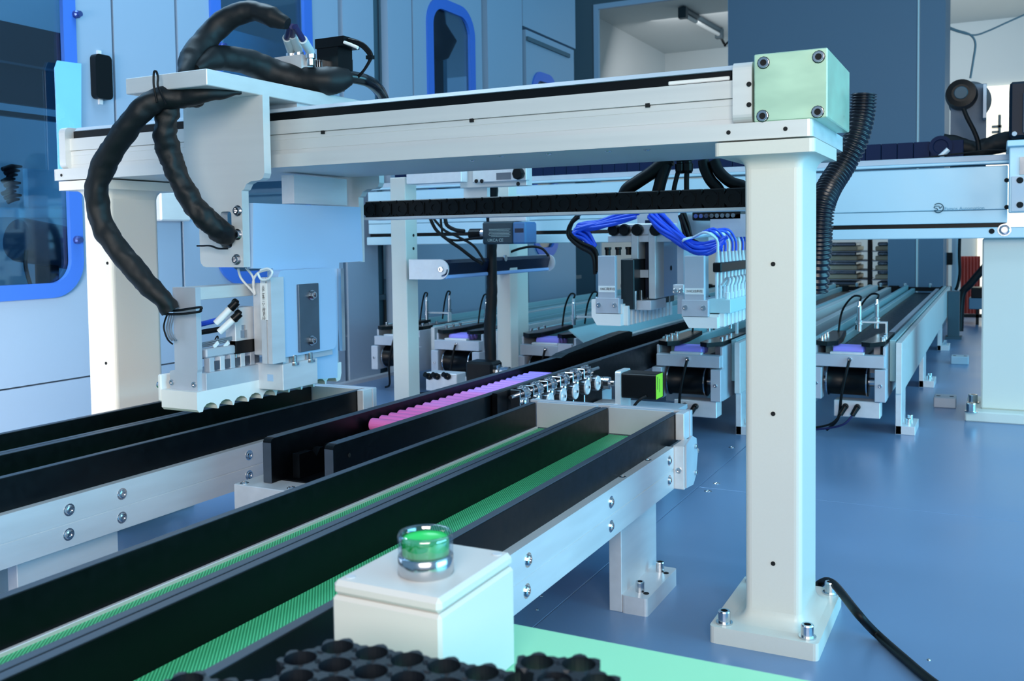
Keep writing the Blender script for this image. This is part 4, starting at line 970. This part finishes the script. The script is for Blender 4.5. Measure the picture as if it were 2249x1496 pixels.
for k in range(16):
    yy = 1.93 + k * .031
    part('needle_tube', MB().cyl((p1.x + .018, yy, .373), (p1.x + .018, yy, .43), .0035, n=8), WTUBE, g3)
    part('tube_tip', MB().tube([(p1.x + .02, yy, .448), (p1.x + .02, yy, .470)], [.0055, .003], 10), COLLAR, g3)
    part('loop_tube', MB().tube(smooth_path([(p1.x + .02, yy, .468), (p1.x + .018, yy, .495), (p1.x - .0, yy - .02, .510 + .004 * (k % 3)), (p1.x - .04, 1.96, .50), (p1.x - .06, 1.95, .49)], 5), .0028, 7), LTUBE if k % 3 else WTUBE, g3)
    part('nozzle', MB().lathe([(.005, 0), (.0055, .004), (.0055, .014), (.004, .016), (.004, .028)], (p1.x + .04, yy, .372), Z, 8), WTUBE, g3)
    part('elbow_tube', MB().tube(smooth_path([(p1.x + .04, yy, .398), (p1.x + .043, yy + .006, .412), (p1.x + .034, yy + .016, .414), (p1.x + .024, yy + .018, .40)], 4), .0035, 7), WTUBE if k % 2 else COLLAR, g3)
sb_ = part('screw_strip', MB().box(c1.x - .001, c1.x + .005, 1.93, 2.42, .348, .364, .001), ALUM, g3)
for k in range(10): hole(sb_, (c1.x + .005, 1.96 + k * .045, .356), X, .004)
for (x, y) in ((0, 1.94), (0, 2.12)): bolt(sb_, (c1.x + .005, y, .356), X, .007, .006)
k0, k1 = at(1478, 625, 'y', 1.96), at(1502, 645, 'y', 1.96); cbk = part('clamp_block', MB().box(k0.x, k1.x, 1.96, 1.99, k1.z, k0.z, .001), ALU, g3)
for u in (1483, 1496): bolt(cbk, at(u, 640, 'y', 1.96), -Y, .006, .004)
k0, k1 = at(1487, 500, 'y', 2.0), at(1502, 690, 'y', 2.0); part('side_support', MB().box(k0.x, k1.x, 2.0, 2.2, k1.z, .50), ALUM, g3)
part('hanger', MB().box(p0.x, p1.x + .04, 2.1, 2.5, .50, .55), ALUM, g3)
# tube bundles
tubes('blue air tubes fanning down left into the left comb gripper', 9, [(1400, 470), (1360, 478), (1318, 490), (1280, 500), (1262, 508), (1285, 520), (1305, 545)], .0042, LTUBE, 1.97, .010, 'blue air tube bundles')
tubes('blue air tubes slanting right toward the right comb gripper', 10, [(1430, 465), (1455, 490), (1490, 520), (1520, 545), (1560, 545), (1590, 530)], .0042, LTUBE, 1.95, .010, 'blue air tube bundles')
tubes('black cable loop hanging left of the left comb gripper', 3, [(1275, 470), (1255, 490), (1250, 515), (1275, 535), (1305, 555), (1308, 600)], .0045, RUB, 1.94, .005, 'black cable bundles by the grippers')
tubes('dark cables dropping between the two comb grippers', 7, [(1495, 470), (1505, 500), (1515, 525), (1530, 540)], .0035, RUB, 1.99, .008, 'black cable bundles by the grippers')
kk = thing('valve_island', 'black valve island under the chain near the front pillar', 'valve', tuple(at(1590, 480, 'y', 2.1)))
k0, k1 = at(1520, 466, 'y', 2.1), at(1628, 482, 'y', 2.1); part('island_body', MB().box(k0.x, k1.x, 2.1, 2.2, k1.z, k0.z, .002), BLKP, kk)
for k in range(8): part('island_port', MB().lathe([(.005, 0), (.005, .006)], (k0.x + .01 + .012 * k, 2.1, (k0.z + k1.z) / 2), -Y, 8), STEEL, kk)

# ================================================================== REAR GANTRY
ALUX_ = ALUX; ALUX = mat('alu_blue_light_tint', (186, 218, 230), .42, .2, noise_s=12, noise_a=.03)  # bluer copy of the aluminium, cyan light put into its colour
rg = thing('rear_gantry', 'large pale blue-lit linear gantry behind, on a broad right pillar', 'gantry', (-.9, 2.85, 0))
yr = 2.80
zt = lambda v, u=2150: at(u, v, 'y', yr).z
X0 = -2.0; XE = at(2219, 400, 'y', yr).x
za, zb_, zc2, zd, ze, zf = zt(341), zt(355), zt(363), zt(461), zt(490), zt(523, 2200)
part('beam_cover', MB().box(X0, XE, yr + .005, yr + .16, zb_, za, .002), ALUM, rg)
part('beam_lip', MB().box(X0, XE, yr - .006, yr + .01, zc2 + .002, zb_, .002), ALUX, rg)
fc = part('face_panel', MB().box(X0, XE - .006, yr, yr + .15, zd, zc2 - .003, .002), ALUX, rg)
part('lower_panel', MB().box(X0, XE - .006, yr + .002, yr + .15, ze, zd - .001, .001), ALUX, rg)
part('black_slot', MB().box(X0, XE - .01, yr + .012, yr + .14, ze - .012, ze), BLKP, rg)  # black strip set back between lower panel and base rail
part('base_rail', MB().box(X0, .6, yr - .012, yr + .18, zf, ze - .012, .002), ALUX, rg)
for (u, v) in ((2211, 396), (2211, 455)): hole(fc, at(u, v, 'y', yr - .0005), -Y, .006)
bolt(fc, at(2206, 505, 'y', yr - .013), -Y, .013, .003, 'button_screw', BUTTON); hole(fc, at(2178, 508, 'y', yr - .0125), -Y, .007)
PRI = mat('dark_teal_print', (30, 84, 100), .6); PRL = mat('faint_print', (96, 165, 190), .6)
lg = at(2061, 457, 'y', yr - .001)
ring = MB(); n = 24; R0, R1 = .0135, .0110
for k in range(20):
    a = math.radians(215 + k * 14.2); b = math.radians(215 + (k + 1) * 14.2)
    ring.obox((lg.x + (R0 + R1) / 2 * math.cos((a + b) / 2), lg.y, lg.z + (R0 + R1) / 2 * math.sin((a + b) / 2)), .0012, .0003, .0019, Matrix.Rotation(-(a + b) / 2, 3, 'Y'))
lo = part('emblem', ring, PRI, fc)
cable('emblem_stroke', [(lg.x + .003, lg.y, lg.z + .005), (lg.x - .008, lg.y, lg.z + .005), (lg.x - .0105, lg.y, lg.z + .001), (lg.x - .004, lg.y, lg.z - .001), (lg.x - .002, lg.y, lg.z - .005), (lg.x - .010, lg.y, lg.z - .006)], .0011, PRI, fc, n=5)
cable('emblem_stroke', [(lg.x + .002, lg.y, lg.z + .003), (lg.x + .004, lg.y, lg.z - .001), (lg.x + .008, lg.y, lg.z + .004)], .0012, PRI, fc, n=5)
text('Famos Automation', .0125, PRL, fc, tuple(at(2074, 459, 'y', yr - .001)), X, Z)
# pillar, foot
q0, q1 = at(2157, 600, 'y', 2.84), at(2119, 926, 'z', 0)
pl = part('pillar', MB().box(q0.x, q0.x + .17, 2.84, 3.02, .028, zf, .004), CREAM, rg)
part('base_plate', MB().box(q1.x, q1.x + .27, 2.79, 3.06, 0, .028, .003), CREAM, pl)
for (u, v) in ((2137, 885), (2133, 905)):
    p = at(u, v, 'z', .028); bolt(pl, p, Z, .012, .024); bolt(pl, p, Z, .016, .003, 'washer', WASH)
# carriage plate at right edge
e0, e1 = at(2217, 322, 'y', 2.72), at(2260, 385, 'y', 2.72)
part('carriage_top', MB().box(e0.x - .006, .3, 2.70, 3.0, at(2217, 322, 'y', 2.7).z, at(2217, 308, 'y', 2.7).z, .002), ALUX, rg)
cp = part('carriage_plate', MB().box(e0.x, .3, 2.72, 2.79, at(2217, 467, 'y', 2.72).z, at(2217, 322, 'y', 2.72).z, .002), ALUX, rg)
k0, k1 = at(2222, 388, 'y', 2.718), at(2262, 463, 'y', 2.718); cq = part('cover_plate', MB().box(k0.x, .29, 2.714, 2.72, k1.z, k0.z), ALUM, cp)
for (u, v) in ((2240, 396), (2240, 450)): hole(cq, at(u, v, 'y', 2.7138), -Y, .008)
k0, k1 = at(2240, 345, 'y', 2.718), at(2262, 383, 'y', 2.718); part('recess', MB().box(k0.x, .25, 2.716, 2.7205, k1.z, k0.z), DSTEEL, cp)
# chain on top of the rear gantry
rc = thing('rear_energy_chain', 'dark energy chain lying along the top of the rear gantry', 'cable chain', (-1.0, 2.93, za))
tm = at(2040, 305, 'y', 2.9)
part('chain_tray', MB().box(X0, XE, 2.88, 3.0, za + .001, za + .005), ALUM, rc)
cl_ = None
for k in range(44):
    if cl_ is None:
        cl_ = part('chain_link', MB().box(-1.95, -1.95 + .041, 2.90, 2.97, za + .006, za + .052, .001), mat('navy_chain', (12, 30, 62), .5, spec=.15), rc); o = cl_
    else:
        o = cl_.copy(); COL.objects.link(o); o.location = (.0425 * k, 0, 0)
hp = at(2062, 312, 'y', 2.9)
hg = part('chain_end', MB().lathe([(.03, 0), (.03, .004), (.02, .004), (.018, .001), (.0, .001)], at(2066, 322, 'y', 2.9), -Y, 24), MATS['navy_chain'], rc)
part('lever', MB().tube([at(2064, 345, 'y', 2.86), at(2070, 340, 'y', 2.86), at(2083, 328, 'y', 2.86)], .007, 10), ALU, rc, label='bright lever on the chain end')
part('lever_base', MB().obox(at(2068, 350, 'y', 2.87), .022, .01, .006), BLKP, rc)
sleeve([at(u, v, 'y', 2.95) for (u, v) in ((2070, 316), (2100, 320), (2140, 330), (2170, 322), (2200, 315), (2240, 312), (2290, 310))], [.03, .028, .024, .026, .028, .03, .03], 'fat black cable bundle lying on the rear gantry by the black cabinet', .004, 30)
cable('thin_cable', [at(u, v, 'y', 2.84) for (u, v) in ((1985, 356), (2020, 349), (2060, 343), (2120, 336), (2170, 330), (2215, 330))], .0022, RUB, label='thin black cable along the rear gantry cover')
tm_ = thing('terminal_box', 'black terminal box at the right edge above the rear gantry', 'box', tuple(at(2235, 250, 'y', 2.8)))
k0, k1 = at(2218, 180, 'y', 2.8), at(2218, 303, 'y', 2.8)
part('box_body', MB().box(k0.x, .3, 2.8, 2.95, k1.z, k0.z, .006), mat('navy_black', (10, 24, 38), .4, spec=.2), tm_)
part('box_door', MB().box(k0.x + .03, .3, 2.795, 2.80, k1.z + .01, k0.z - .03, .003), mat('box_door_blue', (24, 46, 66), .35), tm_)
part('lug', MB().lathe([(.006, 0), (.006, .004)], at(2228, 294, 'y', 2.798), -Y, 10), ALUM, tm_)
ALUX = ALUX_
# motor disc unit
fd = thing('motor_on_disc', 'dark round motor on a disc and grey bracket above the rear gantry', 'motor', tuple(at(2125, 300, 'y', 3.05)))
fc_ = at(2130, 222, 'y', 3.04); fr_ = (at(2175, 222, 'y', 3.04).x - at(2080, 222, 'y', 3.04).x) / 2
part('disc', MB().lathe([(0, 0), (fr_, 0), (fr_, .012), (0, .012)], fc_, Y, 40), GREYD, fd)
k0, k1 = at(2088, 205, 'y', 3.0), at(2166, 305, 'y', 3.0)
part('bracket', MB().box(k0.x, k1.x, 3.0, 3.02, za + .0055, k0.z + .02), GREY, fd); part('bracket_foot', MB().box(k0.x, k1.x, 2.985, 3.02, za - .15, za + .0055), GREY, fd); part('bracket_side', MB().box(k1.x - .008, k1.x, 2.94, 3.02, at(2166, 262, 'y', 2.98).z, k0.z + .01), ALUM, fd)
part('motor_case', MB().lathe([(.024, .060), (.038, .058), (.042, .02), (.042, 0)], at(2112, 210, 'y', 3.0), -Y, 32), BLKP, fd)
part('motor_cap', MB().lathe([(.018, 0), (.016, .003)], at(2112, 210, 'y', 3.0) + Vector((0, -.06, 0)), -Y, 24), GREYD, fd)
cable('motor_lead', [at(u, v, 'y', 2.9) for (u, v) in ((2116, 238), (2124, 258), (2138, 285), (2147, 308), (2150, 330))], .006, RUB, fd)
cable('hanging_wire', [at(u, v, 'y', 6.2) for (u, v) in ((2072, 55), (2100, 66), (2130, 76), (2142, 95), (2138, 130), (2131, 172))], .006, mat('grey_cord', (120, 135, 142), .6), label='grey wire curling down to the round dark motor', cat='wire', group='wires under the ceiling')
cable('hanging_wire', [at(u, v, 'y', 6.2) for (u, v) in ((2072, 58), (2105, 70), (2140, 77), (2170, 68), (2210, 50), (2255, 30))], .005, MATS['grey_cord'], label='grey wire swinging across to the right photo edge', cat='wire', group='wires under the ceiling')

# ================================================================== LEFT ENCLOSURE WALL (long machine housing)
WX = -2.03
en = thing('machine_enclosure', 'long pale machine enclosure with blue-framed windows along the left', 'machine', (WX - .3, 2.5, 0))
def yz(u, v, x=WX): p = at(u, v, 'x', x); return (p.y, p.z)
def yu(u, x=WX, v=500): return at(u, v, 'x', x).y
ZT = 2.1
GRV = .169
def panel(y0, y1, z0, z1, holes=(), x=WX, m=WALLP, name='wall_panel', par=None):
    return part(name, MB().plate([(y0, z0), (y1, z0), (y1, z1), (y0, z1)], holes, 'x', x - .03, x), m, par or en)
# window openings
W1 = (.95, yu(165), yz(60, 650)[1], 1.6)
w1y1 = yu(177.5); w1z0 = (yz(0, 665)[1] + yz(110, 652)[1]) / 2
w2y0, w2y1 = yu(472), yu(692); w2z0 = yz(548, 624)[1]
w3y0, w3y1 = yu(943), yu(1042, v=200); w3z1 = yz(985, 3)[1]
w4y0, w4y1 = yu(1179), yu(1232); w4z1 = yz(1195, 158)[1]; w4z0 = yz(1222, 562)[1]
inset = .02
def window(y0, y1, z0, z1, r, fw, x=WX, pane=True):
    fr = part('window_frame', MB().plate(rrect(y0, y1, z0, z1, r, 8), [list(reversed(rrect(y0 + fw, y1 - fw, z0 + fw, z1 - fw, max(r - fw, .01), 8)))], 'x', x - .004, x + .008), BLUEF, en)
    part('window_pane', MB().plate(rrect(y0 + fw * .6, y1 - fw * .6, z0 + fw * .6, z1 - fw * .6, max(r - fw * .6, .01), 8), [], 'x', x - .010, x - .006), PANE, fr)
    return fr
def hole_of(y0, y1, z0, z1, r, d=.012): return list(reversed(rrect(y0 + d, y1 - d, z0 + d, z1 - d, max(r - d, .01), 8)))
# panels
g1 = yu(259)
panel(.3, g1, GRV + .004, ZT, [hole_of(.9, w1y1, w1z0, 1.7, .09)]); panel(.3, g1, 0, GRV, x=WX)
panel(yu(264), yu(397), GRV + .004, ZT); panel(yu(264), yu(397), 0, GRV)
panel(yu(403), yu(752), GRV + .004, ZT, [hole_of(w2y0, w2y1, w2z0, 1.75, .10)]); panel(yu(403), yu(752), 0, GRV)
panel(yu(762), yu(829), 0, ZT)
panel(yu(860), yu(912), 0, ZT); panel(yu(915), yu(1064), 0, ZT, [hole_of(w3y0, w3y1, .55, w3z1, .12)])
panel(yu(1077), yu(1152), 0, ZT)
xg = WX - .02
panel(yu(1160, xg), yu(1264, xg), 0, yz(1158, 66, xg)[1], [hole_of(w4y0, w4y1, w4z0, w4z1, .1)], x=xg, name='door_panel')
panel(yu(1154, xg), yu(1268, xg), yz(1158, 66, xg)[1] + .012, 2.4, x=xg)
part('door_trim', MB().box(xg, xg + .012, yu(1160, xg), yu(1252, xg), yz(1200, 86, xg)[1] - .05, yz(1200, 86, xg)[1] - .03), WALLD, en)
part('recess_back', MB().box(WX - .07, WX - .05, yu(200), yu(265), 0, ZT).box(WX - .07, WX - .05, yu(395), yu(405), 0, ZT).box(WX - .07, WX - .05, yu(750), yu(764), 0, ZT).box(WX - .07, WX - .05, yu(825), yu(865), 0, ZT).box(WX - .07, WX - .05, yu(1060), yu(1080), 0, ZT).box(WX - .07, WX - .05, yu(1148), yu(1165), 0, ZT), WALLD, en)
window(.9, w1y1, w1z0, 1.7, .09, .036)
window(w2y0, w2y1, w2z0, 1.75, .10, .040)
window(w3y0, w3y1, .55, w3z1, .12, .045)
window(w4y0, w4y1, w4z0, w4z1, .10, .045, x=xg)
for (u, v) in ((166, 32), (166, 291), (168, 527), (486, 101)):
    p = at(u, v, 'x', WX + .008); k = part('latch_stud', MB().lathe([(.010, 0), (.010, .008), (.007, .012), (.007, .018)], p, X, 12), mat('blue_metal', (70, 90, 150), .3, .7) if 'blue_metal' not in MATS else MATS['blue_metal'], en)
# black handle recess
y0, z1 = yz(197, 118); y1, z0 = yz(237, 222)
h = part('handle_cover', MB().plate(rrect(y0, y1, z0, z1, .012, 4), [], 'x', WX, WX + .02), BLKP, en)
part('handle_tab', MB().box(WX, WX + .006, y0 + .02, y1 - .02, z1, z1 + .012).box(WX, WX + .006, y0 + .02, y1 - .02, z0 - .012, z0), ALU, h)
# interior seen through window panes
INT = mat('interior_blue_panel', (150, 188, 200), .5); INTD = mat('interior_dark', (10, 14, 22), .5)
part('interior_back', MB().box(WX - .9, WX - .88, .2, 4.9, 0, ZT), INT, en)
part('interior_floor', MB().box(WX - .9, WX - .03, .2, 4.9, .28, .30), GREYD, en)
a = at(352, 421, 'x', WX + .03); b = at(420, 486, 'x', WX + .03); part('junction_box', MB().box(WX, WX + .03, a.y, b.y, b.z, a.z, .004), ALUX, en)
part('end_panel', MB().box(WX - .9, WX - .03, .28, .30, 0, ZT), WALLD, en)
xi = WX - .35
def ipan(u0, v0, u1, v1, m, name, x=xi, th=.02):
    a = at(u0, v0, 'x', x); b = at(u1, v1, 'x', x); return part(name, MB().box(x - th, x, min(a.y, b.y) - (.35 if u0 < 5 else 0), max(a.y, b.y), min(a.z, b.z), max(a.z, b.z)), m, en)
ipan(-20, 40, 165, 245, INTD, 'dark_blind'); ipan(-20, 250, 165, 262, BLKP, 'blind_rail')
bl = part('blind_edge', MB().box(xi, xi + .01, .9, yu(165, xi), yz(80, 152, xi)[1], yz(80, 147, xi)[1]), GREYD, en)
ipan(60, 370, 165, 470, mat('interior_light_box', (150, 205, 225), .4), 'feeder_box'); ipan(-20, 455, 170, 480, MATS['interior_light_box'], 'shelf_edge', x=xi + .05)
for k in range(9):
    a = at(5 + (k % 3) * 6, 372 + k * 9, 'x', xi + .08); b = at(48 - (k * 5) % 17, 366 + k * 9, 'x', xi + .08)
    part('cable_comb', MB().tube([a, (a + b) / 2 + Z * .004, b], [.006, .007, .003], 8), BLKP, en)
a = at(35, 525, 'x', xi + .12); b = at(150, 545, 'x', xi + .12)
mcs = part('spindle_motor', MB().tube([a, a + (b - a) * .08, b], [.052, .058, .058], 24), mat('motor_dark_blue', (24, 46, 66), .3), en, label='dark cylindrical motor behind the left window')
part('spindle_post', MB().box(xi + .08, xi + .14, at(88, 600, 'x', xi + .1).y, at(108, 600, 'x', xi + .1).y, .3, at(95, 560, 'x', xi + .1).z), BLKP, en)
cable('motor_wire', [at(u, v, 'x', xi + .18) for (u, v) in ((58, 550), (56, 580), (62, 610), (72, 640))], .005, RUB, en)
# structures seen in second and third window
ipan(490, 60, 640, 190, INT, 'inner_cover', x=xi + .1); ipan(955, 60, 978, 420, INTD, 'inner_post', x=xi)
part('inner_sphere', MB().lathe([(.0, -.1), (.05, -.08), (.09, 0), (.04, .08), (.02, .25)], at(962, 90, 'x', xi), Z, 20, True), INTD, en)
# hanging clear blue sheet
sp = [at(120, 150, 'x', WX + .012), at(126, 133, 'x', WX + .012), at(178, 140, 'x', WX + .012), at(178, 300, 'x', WX + .012), at(172, 372, 'x', WX + .012), at(128, 372, 'x', WX + .012), at(124, 250, 'x', WX + .012)]
solo('plastic_sheet', MB().prism([(p.y, p.z) for p in sp], 'x', WX + .010, WX + .013), SHEET, 'pale blue plastic sheet hanging over the left window edge', 'sheet')
# ceiling conveyor wall base ledge
part('plinth', MB().box(WX, WX + .03, .4, 4.9, 0, .012), ALUM, en)

# ================================================================== BACK: grey cabinet, opening, shelves
YB = 5.5
gc = thing('grey_cabinet', 'tall blue-grey steel cabinet wall behind the conveyors', 'cabinet', (-1.0, YB, -.8))
def bx(u0, v0, u1, v1): a = at(u0, v0, 'y', YB); b = at(u1, v1, 'y', YB); return a.x, b.x, b.z, a.z
xa = at(1600, 200, 'y', YB).x; xc = at(2014, 200, 'y', YB).x; xd = at(2075, 200, 'y', YB).x; xm = at(1950, 560, 'y', YB).x
zl = at(1900, 500, 'y', YB).z
part('upper_panel', MB().box(xa, xc, YB, YB + .04, zl, 2.6), GREY, gc)
part('side_panel', MB().box(xm, xc, YB, YB + .04, -.8, zl), GREY, gc)
part('door_panel', MB().box(xc + .012, xd, YB, YB + .04, -.8, 2.6), GREY, gc)
part('bright_edge', MB().box(xc + .001, xc + .010, YB - .004, YB + .02, -.8, 2.6), CEIL, gc, label='thin bright edge strip between the doors')
part('side_wall', MB().box(xd - .02, xd, YB + .04, YB + .6, -.8, 2.6), GREY, gc)
xo = at(1305, 100, 'y', YB).x; zo = at(1305, 18, 'y', YB).z
part('lintel', MB().box(-2.6, xa, YB, YB + .04, zo + .02, 2.6), GREYD, gc)
part('left_jamb', MB().box(-2.9, xo, YB, YB + .04, -.8, zo + .02), GREYD, gc)
part('opening_trim', MB().plate([(xo, -.3), (xa, -.3), (xa, zo + .02), (xo, zo + .02)], [[(xa - .0, -.28), (xa - .0 - .0001, zo - .01), (xo + .03, zo - .01), (xo + .03, -.28)]], 'y', YB - .008, YB + .02), MATS['enclosure_paint'], gc)
# batten lamp on ceiling
pa, pb = at(1500, 20, 'z', 2.23), at(1580, 66, 'z', 2.23)
bt = thing('batten_lamp', 'unlit fluorescent batten lamp on the far ceiling', 'lamp', tuple((pa + pb) / 2))
M = (pb - pa).normalized()
part('lamp_body', MB().tube([pa, pb], .03, 4), GREYD, bt); part('lamp_tube', MB().tube([pa - Z * .04, pb - Z * .04], .016, 8), CEIL, bt)
for p in (pa, pb): part('lamp_cap', MB().obox(p - Z * .03, .03, .03, .04), GREYD, bt)
solo('ceiling_hook', MB().tube([at(1583, 82, 'z', 2.2), at(1590, 95, 'z', 2.2), at(1592, 100, 'z', 2.15), at(1600, 92, 'z', 2.2)], .012, 6), BLKP, 'small dark hook hanging by the grey cabinet top corner', 'hook')
w1 = bpy.data.objects['window_1']
for (u, v, uu, vv) in ((2192, 252, 2198, 305), (2178, 276, 2200, 280), (2178, 288, 2194, 292)):
    k0, k1 = at(u, v, 'y', yb - .06), at(uu, vv, 'y', yb - .06); part('window_bar', MB().box(k0.x, k1.x, yb - .07, yb - .035, k1.z, k0.z), GREYD, w1)
# rack with trays
rk = thing('tray_rack', 'steel rack behind the conveyors seen under the rear gantry', 'rack', (-1.0, 6.0, -.8))
xs = [at(u, 560, 'y', 6.0).x for u in (1780, 1911, 1958)]
part('rack_post', MB().box(xs[1] - .012, xs[1] + .012, 5.98, 6.02, -.8, .9), INTD, rk)
part('rack_post', MB().box(xs[0] - .02, xs[0], 5.98, 6.02, -.8, .9), INTD, rk)
LIT = mat('cream_tray', (240, 226, 190), .5)
zs = [at(1850, v, 'y', 5.95).z for v in (541, 562, 583, 603, 627)]
for k, z in enumerate(zs):
    rs = part('rack_shelf', MB().box(xs[0], xs[1] - .012, 5.98, 6.35, z - .035, z - .03).box(xs[1] + .012, xs[2], 5.98, 6.35, z - .035, z - .03), ALUM, rk)
    for j, (x0_, x1_) in enumerate(((xs[0] + .01, xs[1] - .07), (xs[1] + .03, xs[2] - .01))):
        trn = ('top', 'second', 'third', 'fourth', 'lowest')[k]
        tr = solo('cell_tray', MB().box(x0_, x1_, 5.99, 6.3, z - .028, z - .002, .004), LIT, '%s cream tray in the %s bay of the far rack' % (trn, ('wide left', 'narrow right')[j]), 'tray', 'cream trays stacked in the far rack')
        solo('wrapped_pack', MB().box(x0_ + .01, x1_ - .01, 6.01, 6.28, z - .0015, z + .022, .006), mat('foil_pack', (120, 135, 150), .25, .6, noise_s=25, noise_a=.5) if 'foil_pack' not in MATS else MATS['foil_pack'], 'grey wrapped pack lying on the %s tray, %s bay' % (trn, ('wide left', 'narrow right')[j]), 'pack', 'grey packs on the far trays')
# grey post and far right clutter
k0, k1 = at(2081, 640, 'y', 4.6), at(2107, 745, 'z', 0)
yp = at(2090, 745, 'z', 0).y
gp = thing('grey_post', 'dark grey square post standing on the table right of the conveyors', 'post', (at(2094, 745, 'z', 0).x, yp, 0))
a_, b_ = at(2081, 700, 'y', yp).x, at(2107, 700, 'y', yp).x
part('post_body', MB().box(a_, b_, yp, yp + .06, .0, at(2090, 640, 'y', yp).z, .002), GREYD, gp); part('post_foot', MB().box(a_ - .01, b_ + .01, yp - .01, yp + .07, 0, .012), GREYD, gp)
mc = thing('service_column', 'slim grey service column with black switch box in the far right', 'column', (at(2100, 600, 'y', 5.9).x, 5.9, -.8))
a_, b_ = at(2090, 600, 'y', 5.9).x, at(2105, 600, 'y', 5.9).x
part('column_body', MB().box(a_, b_, 5.9, 5.95, -.8, .62), ALUM, mc)
k0, k1 = at(2074, 555, 'y', 5.88), at(2092, 582, 'y', 5.88); part('switch_box', MB().box(k0.x, k1.x, 5.87, 5.92, k1.z, k0.z, .003), BLKP, mc)
cable('column_cable', [at(u, v, 'y', 5.86) for (u, v) in ((2108, 520), (2107, 560), (2108, 600), (2103, 628), (2098, 637))], .008, RUB, mc)
k0, k1 = at(2110, 563, 'y', 7.2), at(2128, 640, 'y', 7.2)
solo('red_curtain', MB().plate([(k0.x + .01 * i, 7.2 + .02 * (i % 2)) for i in range(0, 13)] + [(k0.x + .01 * i, 7.22 + .02 * (i % 2)) for i in range(12, -1, -1)], [], 'z', -.3, k0.z), RED, 'strip of red cloth hanging in the far right', 'cloth', 'red cloths in the far right')
solo('red_curtain', MB().plate([(k0.x + .17 + .01 * i, 7.2 + .02 * (i % 2)) for i in range(0, 9)] + [(k0.x + .17 + .01 * i, 7.22 + .02 * (i % 2)) for i in range(8, -1, -1)], [], 'z', -.3, k0.z), RED, 'narrow red cloth just left of the rear gantry pillar', 'cloth', 'red cloths in the far right')
cable('black_pipe', [Vector((at(2108, 655, 'y', 5.2).x, 5.2, .018)), at(2112, 650, 'y', 5.2), at(2130, 625, 'y', 5.2), at(2160, 590, 'y', 5.2), at(2200, 545, 'y', 5.2)], .018, BLKP, label='thick black pipe slanting up behind the rear pillar', cat='pipe')
ms = thing('monitor_stand', 'grey and black device on a thin stand at the far right', 'device', tuple(at(2140, 650, 'y', 5.8)))
k0, k1 = at(2133, 632, 'y', 5.8), at(2170, 655, 'y', 5.8); part('device_top', MB().box(k0.x, k1.x, 5.8, 5.95, k1.z, k0.z, .003), BLKP, ms)
k0, k1 = at(2128, 655, 'y', 5.8), at(2170, 680, 'y', 5.8); part('device_body', MB().box(k0.x, k1.x, 5.8, 5.95, k1.z, k0.z, .003), GREY, ms)
part('device_rail', MB().box(at(2110, 690, 'y', 5.8).x, k1.x, 5.8, 5.84, at(2110, 697, 'y', 5.8).z, at(2110, 690, 'y', 5.8).z).box(k1.x - .06, k1.x - .045, 5.8, 5.84, .0, k1.z), BLKP, ms)
